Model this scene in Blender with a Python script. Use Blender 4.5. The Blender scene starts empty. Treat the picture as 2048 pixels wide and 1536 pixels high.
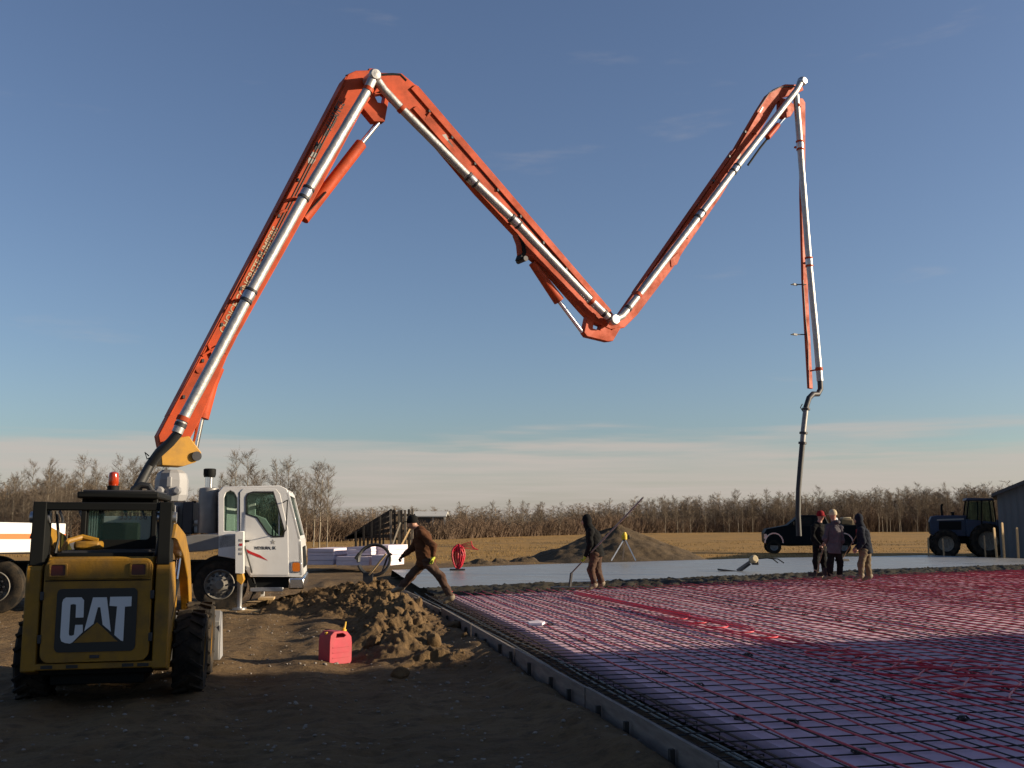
import bpy, bmesh, math, random
import numpy as np
from mathutils import Vector, Matrix
from mathutils.geometry import tessellate_polygon
random.seed(7)
RNG = np.random.default_rng(11)
R = math.radians
scene = bpy.context.scene
COL = scene.collection

# ------------------------------------------------------------------ camera
CAM_H = 1.75
PITCH = math.atan((1045 - 768) / 2000.0)
cam_data = bpy.data.cameras.new('camera')
cam_data.sensor_width = 36.0
cam_data.lens = 36.0 * 2000 / 2048
cam_data.clip_start = 0.05
cam_data.clip_end = 5000
cam = bpy.data.objects.new('camera', cam_data)
COL.objects.link(cam)
cam.location = (0, 0, CAM_H)
cam.rotation_euler = (math.pi / 2 + PITCH, 0, 0)
scene.camera = cam
scene.render.resolution_x, scene.render.resolution_y = 1024, 768

# ------------------------------------------------------------------ light
SUN_AZ = R(-4)        # angle from +x towards +y (sun is right and a little beyond)
SUN_EL = R(15.5)
world = bpy.data.worlds.new('World')
scene.world = world
world.use_nodes = True
wn, wl = world.node_tree.nodes, world.node_tree.links
for n in list(wn):
    wn.remove(n)
w_out = wn.new('ShaderNodeOutputWorld')
w_bg = wn.new('ShaderNodeBackground')
w_bg.inputs['Strength'].default_value = 0.065
sky = wn.new('ShaderNodeTexSky')
sky.sky_type = 'NISHITA'
sky.sun_disc = False
sky.sun_elevation = SUN_EL
sky.sun_rotation = math.pi / 2 - SUN_AZ
sky.air_density = 1.0
sky.dust_density = 1.1
sky.ozone_density = 3.0
# thin cloud bank low over the horizon and a few wisps higher up
tc = wn.new('ShaderNodeTexCoord')
sep = wn.new('ShaderNodeSeparateXYZ')
wl.new(tc.outputs['Generated'], sep.inputs[0])


def wmath(op, a, b=None, c=None):
    n = wn.new('ShaderNodeMath')
    n.operation = op
    for i, v in enumerate((a, b, c)):
        if v is None:
            continue
        if isinstance(v, (int, float)):
            n.inputs[i].default_value = v
        else:
            wl.new(v, n.inputs[i])
    return n.outputs[0]


def wramp(v, a, b, c, d):
    n1 = wn.new('ShaderNodeMapRange'); n1.interpolation_type = 'SMOOTHSTEP'
    wl.new(v, n1.inputs[0]); n1.inputs[1].default_value = a; n1.inputs[2].default_value = b
    n2 = wn.new('ShaderNodeMapRange'); n2.interpolation_type = 'SMOOTHSTEP'
    wl.new(v, n2.inputs[0]); n2.inputs[1].default_value = c; n2.inputs[2].default_value = d
    n2.inputs[3].default_value = 1; n2.inputs[4].default_value = 0
    return wmath('MULTIPLY', n1.outputs[0], n2.outputs[0])


def wnoise(scale, sx, sy, sz, detail, off=(0, 0, 0)):
    mp = wn.new('ShaderNodeMapping')
    mp.inputs['Scale'].default_value = (sx, sy, sz)
    mp.inputs['Location'].default_value = off
    wl.new(tc.outputs['Generated'], mp.inputs[0])
    nz = wn.new('ShaderNodeTexNoise')
    nz.inputs['Scale'].default_value = scale
    nz.inputs['Detail'].default_value = detail
    nz.inputs['Roughness'].default_value = 0.55
    wl.new(mp.outputs[0], nz.inputs['Vector'])
    return nz.outputs[0]


z = sep.outputs['Z']
n_band = wnoise(2.2, 1, 1, 14, 5, (0.3, 0.1, 0.0))
edge = wmath('ADD', 0.078, wmath('MULTIPLY', wmath('SUBTRACT', n_band, 0.5), 0.12))
band = wn.new('ShaderNodeMapRange'); band.interpolation_type = 'SMOOTHSTEP'
wl.new(wmath('SUBTRACT', edge, z), band.inputs[0])
band.inputs[1].default_value = -0.008; band.inputs[2].default_value = 0.016
n_in = wnoise(5.0, 1, 1, 22, 6, (1.7, 0, 0.4))
inner = wn.new('ShaderNodeMapRange')
wl.new(n_in, inner.inputs[0]); inner.inputs[1].default_value = 0.30; inner.inputs[2].default_value = 0.66
inner.inputs[3].default_value = 0.50; inner.inputs[4].default_value = 0.85
bandf = wmath('MULTIPLY', band.outputs[0], inner.outputs[0])
n_w = wnoise(4.2, 1, 1, 5, 7, (0.9, 0.35, 0.2))
wisp = wn.new('ShaderNodeMapRange'); wisp.interpolation_type = 'SMOOTHSTEP'
wl.new(n_w, wisp.inputs[0]); wisp.inputs[1].default_value = 0.585; wisp.inputs[2].default_value = 0.80
wispf = wmath('MULTIPLY', wisp.outputs[0], 0.28)
cl = wmath('MAXIMUM', bandf, wispf)
hsv = wn.new('ShaderNodeHueSaturation')
hsv.inputs['Saturation'].default_value = 0.96
hsv.inputs['Hue'].default_value = 0.508
wl.new(sky.outputs[0], hsv.inputs['Color'])
mixc = wn.new('ShaderNodeMixRGB')
wl.new(cl, mixc.inputs[0])
wl.new(hsv.outputs[0], mixc.inputs[1])
mixc.inputs[2].default_value = (4.4, 3.9, 3.55, 1)
wl.new(mixc.outputs[0], w_bg.inputs['Color'])
wl.new(w_bg.outputs[0], w_out.inputs[0])
CLOUD_NODE = mixc

sun_d = bpy.data.lights.new('sun', 'SUN')
sun_d.energy = 5.0
sun_d.angle = R(0.6)
sun_d.color = (1.0, 0.83, 0.60)
sun = bpy.data.objects.new('sun', sun_d)
COL.objects.link(sun)
sdir = Vector((math.cos(SUN_AZ) * math.cos(SUN_EL), math.sin(SUN_AZ) * math.cos(SUN_EL), math.sin(SUN_EL)))
sun.rotation_euler = sdir.to_track_quat('Z', 'Y').to_euler()
sun.location = (40, 12, 30)

scene.view_settings.view_transform = 'Standard'
scene.view_settings.look = 'None'
scene.view_settings.gamma = 1
scene.view_settings.exposure = 0.96
scene.view_settings.use_curve_mapping = False

# ------------------------------------------------------------------ pixel -> place helpers (2048 x 1536 reading of the photo)
FW = Vector((0, math.cos(PITCH), math.sin(PITCH)))
UP = Vector((0, -math.sin(PITCH), math.cos(PITCH)))
RT = Vector((1, 0, 0))
EYE = Vector((0, 0, CAM_H))


def ray(px, py):
    return RT * ((px - 1024) / 2000) + UP * ((768 - py) / 2000) + FW


def atY(px, py, Y):
    d = ray(px, py)
    return EYE + d * (Y / d.y)


def onZ(px, py, z=0.0):
    d = ray(px, py)
    return EYE + d * ((z - CAM_H) / d.z)


def onPlane(px, py, P, N):
    d = ray(px, py)
    return EYE + d * ((P - EYE).dot(N) / d.dot(N))


# ------------------------------------------------------------------ numpy noise
def _hash(ix, iy, seed):
    n = (ix * 374761393 + iy * 668265263 + seed * 974711) & 0x7fffffff
    n = ((n ^ (n >> 13)) * 1274126177) & 0x7fffffff
    return ((n ^ (n >> 16)) & 0xffff) / 65535.0


def vnoise(x, y, seed=0):
    x = np.asarray(x, float); y = np.asarray(y, float)
    ix = np.floor(x).astype(np.int64); iy = np.floor(y).astype(np.int64)
    fx = x - ix; fy = y - iy
    fx = fx * fx * (3 - 2 * fx); fy = fy * fy * (3 - 2 * fy)
    a = _hash(ix, iy, seed); b = _hash(ix + 1, iy, seed)
    c = _hash(ix, iy + 1, seed); d = _hash(ix + 1, iy + 1, seed)
    return (a * (1 - fx) + b * fx) * (1 - fy) + (c * (1 - fx) + d * fx) * fy


def fbm(x, y, seed=0, octv=4, gain=0.5):
    s = 0; a = 1; t = 0
    for o in range(octv):
        s = s + a * (vnoise(x * 2 ** o + 17.3 * o, y * 2 ** o - 9.1 * o, seed + o) - 0.5)
        t += a; a *= gain
    return s / t * 2


def worley(x, y, seed=0):
    x = np.asarray(x, float); y = np.asarray(y, float)
    ix = np.floor(x).astype(np.int64); iy = np.floor(y).astype(np.int64)
    best = np.full(x.shape, 9.0); hid = np.zeros(x.shape)
    for dx in (-1, 0, 1):
        for dy in (-1, 0, 1):
            cx, cy = ix + dx, iy + dy
            jx = cx + _hash(cx, cy, seed); jy = cy + _hash(cx, cy, seed + 5)
            d = np.hypot(x - jx, y - jy)
            m = d < best
            best = np.where(m, d, best); hid = np.where(m, _hash(cx, cy, seed + 9), hid)
    return best, hid


def sstep(a, b, v):
    t = np.clip((np.asarray(v, float) - a) / (b - a), 0, 1)
    return t * t * (3 - 2 * t)


# ------------------------------------------------------------------ mesh builder
class MB:
    def __init__(self):
        self.v = []; self.f = []

    def add(self, verts, faces):
        o = len(self.v)
        self.v.extend([tuple(p) for p in verts])
        self.f.extend([tuple(i + o for i in q) for q in faces])
        return self

    def box(self, c, s, rot=None):
        c = Vector(c); hx, hy, hz = s[0] / 2, s[1] / 2, s[2] / 2
        vs = [Vector((x, y, zz)) for zz in (-hz, hz) for y in (-hy, hy) for x in (-hx, hx)]
        if rot is not None:
            if not isinstance(rot, Matrix):
                from mathutils import Euler
                rot = Euler(rot).to_matrix()
            vs = [rot @ p for p in vs]
        vs = [p + c for p in vs]
        return self.add(vs, [(0, 2, 3, 1), (4, 5, 7, 6), (0, 1, 5, 4), (2, 6, 7, 3), (0, 4, 6, 2), (1, 3, 7, 5)])

    def bx(self, x0, x1, y0, y1, z0, z1):
        return self.box(((x0 + x1) / 2, (y0 + y1) / 2, (z0 + z1) / 2), (abs(x1 - x0), abs(y1 - y0), abs(z1 - z0)))

    def bar(self, a, b, w, h, up=(0, 0, 1)):
        a = Vector(a); b = Vector(b); d = b - a; L = d.length
        d.normalize(); u = Vector(up)
        s = d.cross(u)
        if s.length < 1e-4:
            s = d.cross(Vector((1, 0, 0)))
        s.normalize(); u = s.cross(d)
        M = Matrix((s, d, u)).transposed()
        return self.box((a + b) / 2, (w, L, h), M)

    def tube(self, pts, r, n=8, caps=True):
        pts = [Vector(p) for p in pts]
        k = len(pts)
        rr = r if isinstance(r, (list, tuple)) else [r] * k
        vs = []; prev = None
        for i, p in enumerate(pts):
            if i == 0: t = pts[1] - p
            elif i == k - 1: t = p - pts[i - 1]
            else: t = (pts[i + 1] - p).normalized() + (p - pts[i - 1]).normalized()
            if t.length < 1e-9: t = Vector((0, 0, 1))
            t.normalize()
            if prev is None:
                ref = Vector((0, 0, 1)) if abs(t.z) < 0.9 else Vector((1, 0, 0))
                a = t.cross(ref).normalized()
            else:
                a = prev - t * prev.dot(t)
                a.normalize()
            prev = a
            b = t.cross(a)
            for j in range(n):
                th = 2 * math.pi * j / n
                vs.append(p + (a * math.cos(th) + b * math.sin(th)) * rr[i])
        fs = []
        for i in range(k - 1):
            for j in range(n):
                fs.append((i * n + j, i * n + (j + 1) % n, (i + 1) * n + (j + 1) % n, (i + 1) * n + j))
        if caps:
            fs.append(tuple(range(n - 1, -1, -1)))
            fs.append(tuple((k - 1) * n + j for j in range(n)))
        return self.add(vs, fs)

    def lathe(self, prof, c, axis, n=24):
        """prof: list of (r, t) along axis from c"""
        axis = Vector(axis).normalized(); c = Vector(c)
        ref = Vector((0, 0, 1)) if abs(axis.z) < 0.9 else Vector((1, 0, 0))
        a = axis.cross(ref).normalized(); b = axis.cross(a)
        vs = []; fs = []
        for r, t in prof:
            for j in range(n):
                th = 2 * math.pi * j / n
                vs.append(c + axis * t + (a * math.cos(th) + b * math.sin(th)) * max(r, 1e-4))
        for i in range(len(prof) - 1):
            for j in range(n):
                fs.append((i * n + j, (i + 1) * n + j, (i + 1) * n + (j + 1) % n, i * n + (j + 1) % n))
        return self.add(vs, fs)

    def panel(self, outer, holes, frame, t0, t1):
        """outer / holes: 2-D loops; frame(u, v, w) -> Vector; slab between w = t0 and t1"""
        loops = [list(outer)] + [list(h) for h in holes]
        flat = [p for l in loops for p in l]
        tri = tessellate_polygon([[Vector((p[0], p[1], 0)) for p in l] for l in loops])
        n = len(flat)
        vs = [frame(p[0], p[1], t0) for p in flat] + [frame(p[0], p[1], t1) for p in flat]
        fs = [tuple(t) for t in tri] + [tuple(i + n for i in reversed(t)) for t in tri]
        o = 0
        for l in loops:
            k = len(l)
            for i in range(k):
                j = (i + 1) % k
                fs.append((o + i, o + j, n + o + j, n + o + i))
            o += k
        return self.add(vs, fs)

    def build(self, name, mat, parent=None, smooth=30, bevel=0.0, origin=None):
        me = bpy.data.meshes.new(name)
        v = self.v
        if origin is not None:
            v = [(p[0] - origin[0], p[1] - origin[1], p[2] - origin[2]) for p in v]
        me.from_pydata(v, [], self.f)
        me.validate()
        bm = bmesh.new(); bm.from_mesh(me)
        bmesh.ops.recalc_face_normals(bm, faces=bm.faces)
        bm.to_mesh(me); bm.free()
        return finish(me, name, mat, parent, smooth, bevel, origin)


def finish(me, name, mat, parent=None, smooth=30, bevel=0.0, origin=None):
    if mat is not None:
        me.materials.append(mat)
    if smooth:
        me.shade_smooth()
        me.set_sharp_from_angle(angle=R(smooth))
    o = bpy.data.objects.new(name, me)
    COL.objects.link(o)
    if origin is not None:
        o.location = origin
    if parent is not None:
        o.parent = parent
    if bevel > 0:
        b = o.modifiers.new('edge', 'BEVEL')
        b.width = bevel; b.segments = 2; b.limit_method = 'ANGLE'; b.angle_limit = R(40)
        b.harden_normals = False
    return o


def np_mesh(name, V, F, mat, parent=None, smooth=0):
    V = np.asarray(V, np.float32); F = np.asarray(F, np.int32)
    me = bpy.data.meshes.new(name)
    me.vertices.add(len(V)); me.vertices.foreach_set('co', V.ravel())
    k = F.shape[1]
    me.loops.add(F.size); me.loops.foreach_set('vertex_index', F.ravel())
    me.polygons.add(len(F))
    me.polygons.foreach_set('loop_start', np.arange(0, F.size, k, dtype=np.int32))
    me.polygons.foreach_set('loop_total', np.full(len(F), k, np.int32))
    me.update(calc_edges=True)
    if mat is not None:
        me.materials.append(mat)
    if smooth:
        me.shade_smooth()
    o = bpy.data.objects.new(name, me)
    COL.objects.link(o)
    if parent is not None:
        o.parent = parent
    return o


def tag(o, label=None, cat=None, group=None, kind=None):
    if label: o['label'] = label
    if cat: o['category'] = cat
    if group: o['group'] = group
    if kind: o['kind'] = kind
    return o


def thing(name, label, cat, loc=(0, 0, 0), rz=0.0, group=None):
    o = bpy.data.objects.new(name, None)
    o.empty_display_size = 0.2
    COL.objects.link(o)
    o.location = loc; o.rotation_euler = (0, 0, rz)
    return tag(o, label, cat, group)


def link_copy(src, parent=None, loc=None, rot=None, scale=None):
    c = src.copy(); COL.objects.link(c)
    if parent is not None: c.parent = parent
    if loc is not None: c.location = loc
    if rot is not None: c.rotation_euler = rot
    if scale is not None: c.scale = scale
    return c


def rrect(x0, x1, y0, y1, r, n=4):
    pts = []
    for cx, cy, a0 in ((x1 - r, y1 - r, 0), (x0 + r, y1 - r, 90), (x0 + r, y0 + r, 180), (x1 - r, y0 + r, 270)):
        for i in range(n + 1):
            a = R(a0 + 90 * i / n)
            pts.append((cx + r * math.cos(a), cy + r * math.sin(a)))
    return pts


# ------------------------------------------------------------------ materials
def mat(name, col, rough=0.6, metal=0.0, var=0.0, vscale=6.0, bump=0.0, bscale=40.0, dirt=0.0,
        dirtcol=(0.10, 0.075, 0.05), dscale=3.0, spec=0.5, coat=0.0, trans=0.0, stretch=None, rvar=0.0):
    m = bpy.data.materials.new(name); m.use_nodes = True
    if rough >= 0.85: spec = 0.12
    if metal < 0.5:
        col = tuple(c_ * 0.78 for c_ in col); dirtcol = tuple(c_ * 0.78 for c_ in dirtcol)
    N, L = m.node_tree.nodes, m.node_tree.links
    p = N['Principled BSDF']
    p.inputs['Base Color'].default_value = (*col, 1)
    p.inputs['Roughness'].default_value = rough
    p.inputs['Metallic'].default_value = metal
    p.inputs['Specular IOR Level'].default_value = spec
    p.inputs['Coat Weight'].default_value = coat
    p.inputs['Transmission Weight'].default_value = trans
    if var or bump or dirt or rvar:
        tcn = N.new('ShaderNodeTexCoord')
        vec = tcn.outputs['Object']
        if stretch:
            mp = N.new('ShaderNodeMapping'); mp.inputs['Scale'].default_value = stretch
            L.new(vec, mp.inputs[0]); vec = mp.outputs[0]
    out = None
    if var:
        nz = N.new('ShaderNodeTexNoise'); nz.inputs['Scale'].default_value = vscale
        nz.inputs['Detail'].default_value = 5; L.new(vec, nz.inputs['Vector'])
        rp = N.new('ShaderNodeMapRange'); L.new(nz.outputs[0], rp.inputs[0])
        rp.inputs[1].default_value = 0.3; rp.inputs[2].default_value = 0.7
        rp.inputs[3].default_value = 1 - var; rp.inputs[4].default_value = 1 + var
        mx = N.new('ShaderNodeVectorMath'); mx.operation = 'SCALE'
        mx.inputs[0].default_value = col; L.new(rp.outputs[0], mx.inputs['Scale'])
        out = mx.outputs[0]
    if dirt:
        nz = N.new('ShaderNodeTexNoise'); nz.inputs['Scale'].default_value = dscale
        nz.inputs['Detail'].default_value = 8; nz.inputs['Roughness'].default_value = 0.65
        L.new(vec, nz.inputs['Vector'])
        rp = N.new('ShaderNodeMapRange'); L.new(nz.outputs[0], rp.inputs[0])
        rp.inputs[1].default_value = 0.42; rp.inputs[2].default_value = 0.75
        rp.inputs[3].default_value = 0.0; rp.inputs[4].default_value = dirt
        mx = N.new('ShaderNodeMixRGB'); L.new(rp.outputs[0], mx.inputs[0])
        if out is not None: L.new(out, mx.inputs[1])
        else: mx.inputs[1].default_value = (*col, 1)
        mx.inputs[2].default_value = (*dirtcol, 1)
        out = mx.outputs[0]
        ra = N.new('ShaderNodeMath'); ra.operation = 'MULTIPLY_ADD'
        L.new(rp.outputs[0], ra.inputs[0]); ra.inputs[1].default_value = 0.4; ra.inputs[2].default_value = rough
        L.new(ra.outputs[0], p.inputs['Roughness'])
    if out is not None:
        L.new(out, p.inputs['Base Color'])
    if bump:
        nz = N.new('ShaderNodeTexNoise'); nz.inputs['Scale'].default_value = bscale
        nz.inputs['Detail'].default_value = 6; L.new(vec, nz.inputs['Vector'])
        bp = N.new('ShaderNodeBump'); bp.inputs['Strength'].default_value = bump
        bp.inputs['Distance'].default_value = 0.02
        L.new(nz.outputs[0], bp.inputs['Height']); L.new(bp.outputs[0], p.inputs['Normal'])
    return m


M = {}
M['orange'] = mat('boom_orange_paint', (0.46, 0.056, 0.009), 0.55, spec=0.25, var=0.18, vscale=1.6, dirt=0.75, dirtcol=(0.13, 0.035, 0.018), dscale=1.7)
M['foil'] = mat('foil_wrapped_pipe', (0.36, 0.355, 0.345), 0.48, 0.7, var=0.12, vscale=9, bump=0.5, bscale=9)
M['steel'] = mat('steel', (0.42, 0.42, 0.43), 0.35, 0.85, var=0.1)
M['chrome'] = mat('chrome', (0.75, 0.75, 0.76), 0.18, 1.0)
M['dark_steel'] = mat('dark_steel', (0.045, 0.045, 0.05), 0.55, 0.4, var=0.2)
M['black'] = mat('black_paint', (0.010, 0.011, 0.011), 0.6, spec=0.10, dirt=0.15, dirtcol=(0.02, 0.016, 0.012))
M['rubber'] = mat('tyre_rubber', (0.018, 0.017, 0.016), 0.85, dirt=0.75, dirtcol=(0.10, 0.075, 0.05), dscale=5, bump=0.3)
M['hose'] = mat('black_hose', (0.016, 0.017, 0.018), 0.6)
M['cat_yellow'] = mat('machine_yellow', (0.32, 0.165, 0.015), 0.5, spec=0.3, var=0.08, vscale=3, dirt=0.85, dirtcol=(0.12, 0.08, 0.042), dscale=3.2, bump=0.15, bscale=30)
M['turret_yellow'] = mat('turret_yellow', (0.50, 0.255, 0.022), 0.5, dirt=0.5, dirtcol=(0.1, 0.06, 0.03), dscale=3)
M['white'] = mat('truck_white', (0.74, 0.74, 0.74), 0.35, dirt=0.3, dirtcol=(0.28, 0.24, 0.19), dscale=1.3, coat=0.3)
M['grey'] = mat('deck_grey', (0.20, 0.20, 0.20), 0.6, var=0.15, dirt=0.4)
M['muffler'] = mat('muffler_grey', (0.17, 0.165, 0.16), 0.5, 0.5, var=0.15)
M['red'] = mat('red_paint', (0.50, 0.02, 0.02), 0.4)
M['stripe_orange'] = mat('stripe_orange', (0.72, 0.17, 0.05), 0.45)
M['glass'] = mat('tinted_glass', (0.012, 0.018, 0.018), 0.15, spec=0.3)
M['amber'] = mat('amber_lens', (0.75, 0.20, 0.02), 0.15, trans=0.15)
M['beacon'] = mat('beacon_red_orange', (0.62, 0.06, 0.012), 0.12, trans=0.45)
M['lens_red'] = mat('red_lens', (0.06, 0.004, 0.003), 0.4)
M['decal_white'] = mat('decal_white', (0.70, 0.72, 0.74), 0.5)
M['decal_grey'] = mat('decal_grey', (0.33, 0.32, 0.30), 0.6)
M['decal_black'] = mat('decal_black', (0.012, 0.012, 0.012), 0.5)
M['cream'] = mat('decal_cream', (0.40, 0.32, 0.21), 0.7, var=0.3, vscale=4)
M['can_red'] = mat('faded_red_plastic', (0.42, 0.030, 0.055), 0.5, spec=0.3, var=0.12, vscale=8, dirt=0.5, dirtcol=(0.28, 0.10, 0.09), dscale=6)
M['can_yellow'] = mat('yellow_plastic', (0.72, 0.42, 0.03), 0.45)
M['foam'] = mat('pink_foam', (0.70, 0.47, 0.56), 0.8, var=0.06, vscale=1.5, dirt=0.25, dirtcol=(0.36, 0.30, 0.30), dscale=2.4)
M['foam_stack'] = mat('foam_bundle', (0.74, 0.64, 0.70), 0.75, var=0.04)
M['rebar'] = mat('rebar_dark', (0.030, 0.022, 0.020), 0.65, 0.3, var=0.3, vscale=3)
M['rebar_rust'] = mat('rebar_rusty', (0.12, 0.065, 0.045), 0.75, 0.2, var=0.3, vscale=3)
M['rebar_green'] = mat('rebar_mill_scale', (0.10, 0.11, 0.10), 0.5, 0.5, var=0.2, vscale=3)
M['pex'] = mat('red_pex', (0.62, 0.020, 0.045), 0.45)
M['wood_form'] = mat('form_lumber', (0.21, 0.175, 0.15), 0.8, var=0.25, vscale=2, stretch=(6, 1, 6), dirt=0.5, dirtcol=(0.07, 0.055, 0.045))
M['wood_stake'] = mat('stake_wood', (0.52, 0.36, 0.18), 0.8, var=0.15, stretch=(8, 8, 1))
M['wood_old'] = mat('weathered_wood', (0.055, 0.05, 0.045), 0.85, var=0.3, stretch=(4, 4, 1))
M['wood_grey'] = mat('grey_post_wood', (0.24, 0.21, 0.17), 0.85, var=0.3, stretch=(4, 4, 1))
M['handle'] = mat('wooden_handle', (0.30, 0.20, 0.10), 0.6, var=0.2)
M['skin'] = mat('skin', (0.42, 0.22, 0.15), 0.55)
M['brown_cloth'] = mat('brown_duck_canvas', (0.085, 0.036, 0.018), 0.9, var=0.2, bump=0.4, bscale=25, dirt=0.4, dirtcol=(0.11, 0.06, 0.035), dscale=4)
M['brown_trousers'] = mat('brown_work_trousers', (0.075, 0.042, 0.030), 0.9, var=0.2, bump=0.4, bscale=25, dirt=0.55, dirtcol=(0.13, 0.11, 0.09), dscale=4)
M['black_cloth'] = mat('black_cloth', (0.009, 0.0095, 0.010), 0.9, var=0.2, bump=0.3, bscale=25)
M['navy_cloth'] = mat('dark_navy_cloth', (0.014, 0.018, 0.028), 0.9, var=0.2, bump=0.3, bscale=25)
M['grey_cloth'] = mat('grey_hoodie_cloth', (0.085, 0.078, 0.09), 0.9, var=0.2, bump=0.3, bscale=25)
M['tan_cloth'] = mat('muddy_tan_trousers', (0.16, 0.125, 0.08), 0.9, var=0.25, dirt=0.5, dirtcol=(0.10, 0.08, 0.06))
M['boots'] = mat('muddy_rubber_boots', (0.17, 0.135, 0.09), 0.7, var=0.3)
M['hat_tan'] = mat('tan_cap', (0.50, 0.42, 0.28), 0.9)
M['hat_red'] = mat('dark_red_cap', (0.22, 0.015, 0.02), 0.9)
M['hivis'] = mat('yellow_green_glove', (0.45, 0.50, 0.04), 0.7)
M['tractor_blue'] = mat('tractor_blue', (0.012, 0.032, 0.075), 0.5, dirt=0.4, dirtcol=(0.03, 0.025, 0.02))
M['pickup_paint'] = mat('pickup_dark_blue', (0.006, 0.010, 0.013), 0.55, spec=0.08, dirt=0.2, dirtcol=(0.02, 0.017, 0.013))
M['shed_wall'] = mat('shed_grey_metal', (0.13, 0.142, 0.15), 0.7, var=0.08, vscale=1)
M['shed_roof'] = mat('shed_dark_roof', (0.06, 0.06, 0.065), 0.6)
M['barn_wall'] = mat('barn_metal_cladding', (0.34, 0.33, 0.31), 0.55, var=0.06, vscale=1)
M['house_white'] = mat('house_white', (0.55, 0.54, 0.50), 0.7)
M['house_dark'] = mat('house_dark_wall', (0.07, 0.06, 0.055), 0.8)
M['laser_yellow'] = mat('laser_yellow', (0.72, 0.48, 0.03), 0.4)
M['aluminium'] = mat('aluminium', (0.70, 0.69, 0.66), 0.35, 0.6)
M['rim'] = mat('dusty_rim', (0.22, 0.21, 0.19), 0.55, 0.4, dirt=0.6, dscale=6)
M['aspen'] = mat('aspen_bark', (0.30, 0.26, 0.20), 0.9, var=0.3, vscale=1.5)
M['twig'] = mat('bare_twigs', (0.15, 0.12, 0.092), 0.9, var=0.25, vscale=0.6)
M['brush'] = mat('brown_brush', (0.165, 0.115, 0.080), 0.95, var=0.35, vscale=0.25)
M['wood_far'] = mat('far_bare_wood', (0.22, 0.165, 0.115), 0.95, var=0.3, vscale=0.2)
M['drygrass'] = mat('dry_grass', (0.24, 0.155, 0.055), 0.9, var=0.3, vscale=0.7)
M['stone'] = mat('stones', (0.22, 0.19, 0.16), 0.8, var=0.3, vscale=8)
M['seat'] = mat('seat_black', (0.02, 0.02, 0.02), 0.8)
M['stucco'] = mat('grey_panel', (0.30, 0.30, 0.31), 0.5)


def ground_material(name, base, light, dark, use_field=False):
    m = bpy.data.materials.new(name); m.use_nodes = True
    N, L = m.node_tree.nodes, m.node_tree.links
    p = N['Principled BSDF']; p.inputs['Roughness'].default_value = 0.95
    p.inputs['Specular IOR Level'].default_value = 0.2
    geo = N.new('ShaderNodeNewGeometry')

    def noise(scale, det, rough=0.6):
        nz = N.new('ShaderNodeTexNoise'); nz.inputs['Scale'].default_value = scale
        nz.inputs['Detail'].default_value = det; nz.inputs['Roughness'].default_value = rough
        L.new(geo.outputs['Position'], nz.inputs['Vector']); return nz.outputs[0]

    def rng(v, a, b, c=0.0, d=1.0):
        n = N.new('ShaderNodeMapRange'); L.new(v, n.inputs[0])
        for i, q in enumerate((a, b, c, d)): n.inputs[i + 1].default_value = q
        return n.outputs[0]

    def mix(f, a, b):
        n = N.new('ShaderNodeMixRGB'); L.new(f, n.inputs[0])
        for i, q in ((1, a), (2, b)):
            if isinstance(q, tuple): n.inputs[i].default_value = (*q, 1)
            else: L.new(q, n.inputs[i])
        return n.outputs[0]

    c = mix(rng(noise(0.7, 8), 0.35, 0.65), base, light)
    c = mix(rng(noise(5.0, 8, 0.7), 0.48, 0.72), c, dark)
    c = mix(rng(noise(38.0, 4), 0.60, 0.75, 0, 0.5), c, light)
    if use_field:
        at = N.new('ShaderNodeAttribute'); at.attribute_name = 'field'
        g = mix(rng(noise(0.25, 6), 0.35, 0.65), (0.28, 0.155, 0.040), (0.195, 0.115, 0.036))
        g = mix(rng(noise(1.8, 8, 0.7), 0.45, 0.75, 0, 0.7), g, (0.27, 0.185, 0.075))
        g = mix(rng(noise(0.09, 4), 0.56, 0.66, 0, 0.6), g, (0.06, 0.045, 0.024))
        c = mix(at.outputs['Fac'], c, g)
    L.new(c, p.inputs['Base Color'])
    bp = N.new('ShaderNodeBump'); bp.inputs['Strength'].default_value = 0.8; bp.inputs['Distance'].default_value = 0.05
    L.new(noise(14, 8, 0.7), bp.inputs['Height']); L.new(bp.outputs[0], p.inputs['Normal'])
    return m


M['ground'] = ground_material('site_ground', (0.100, 0.062, 0.029), (0.140, 0.092, 0.045), (0.052, 0.033, 0.017), True)
M['heap'] = ground_material('clay_soil', (0.092, 0.057, 0.027), (0.134, 0.086, 0.041), (0.042, 0.027, 0.015))
M['far_heap'] = ground_material('grey_soil', (0.066, 0.046, 0.026), (0.088, 0.062, 0.036), (0.040, 0.029, 0.018))


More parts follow.
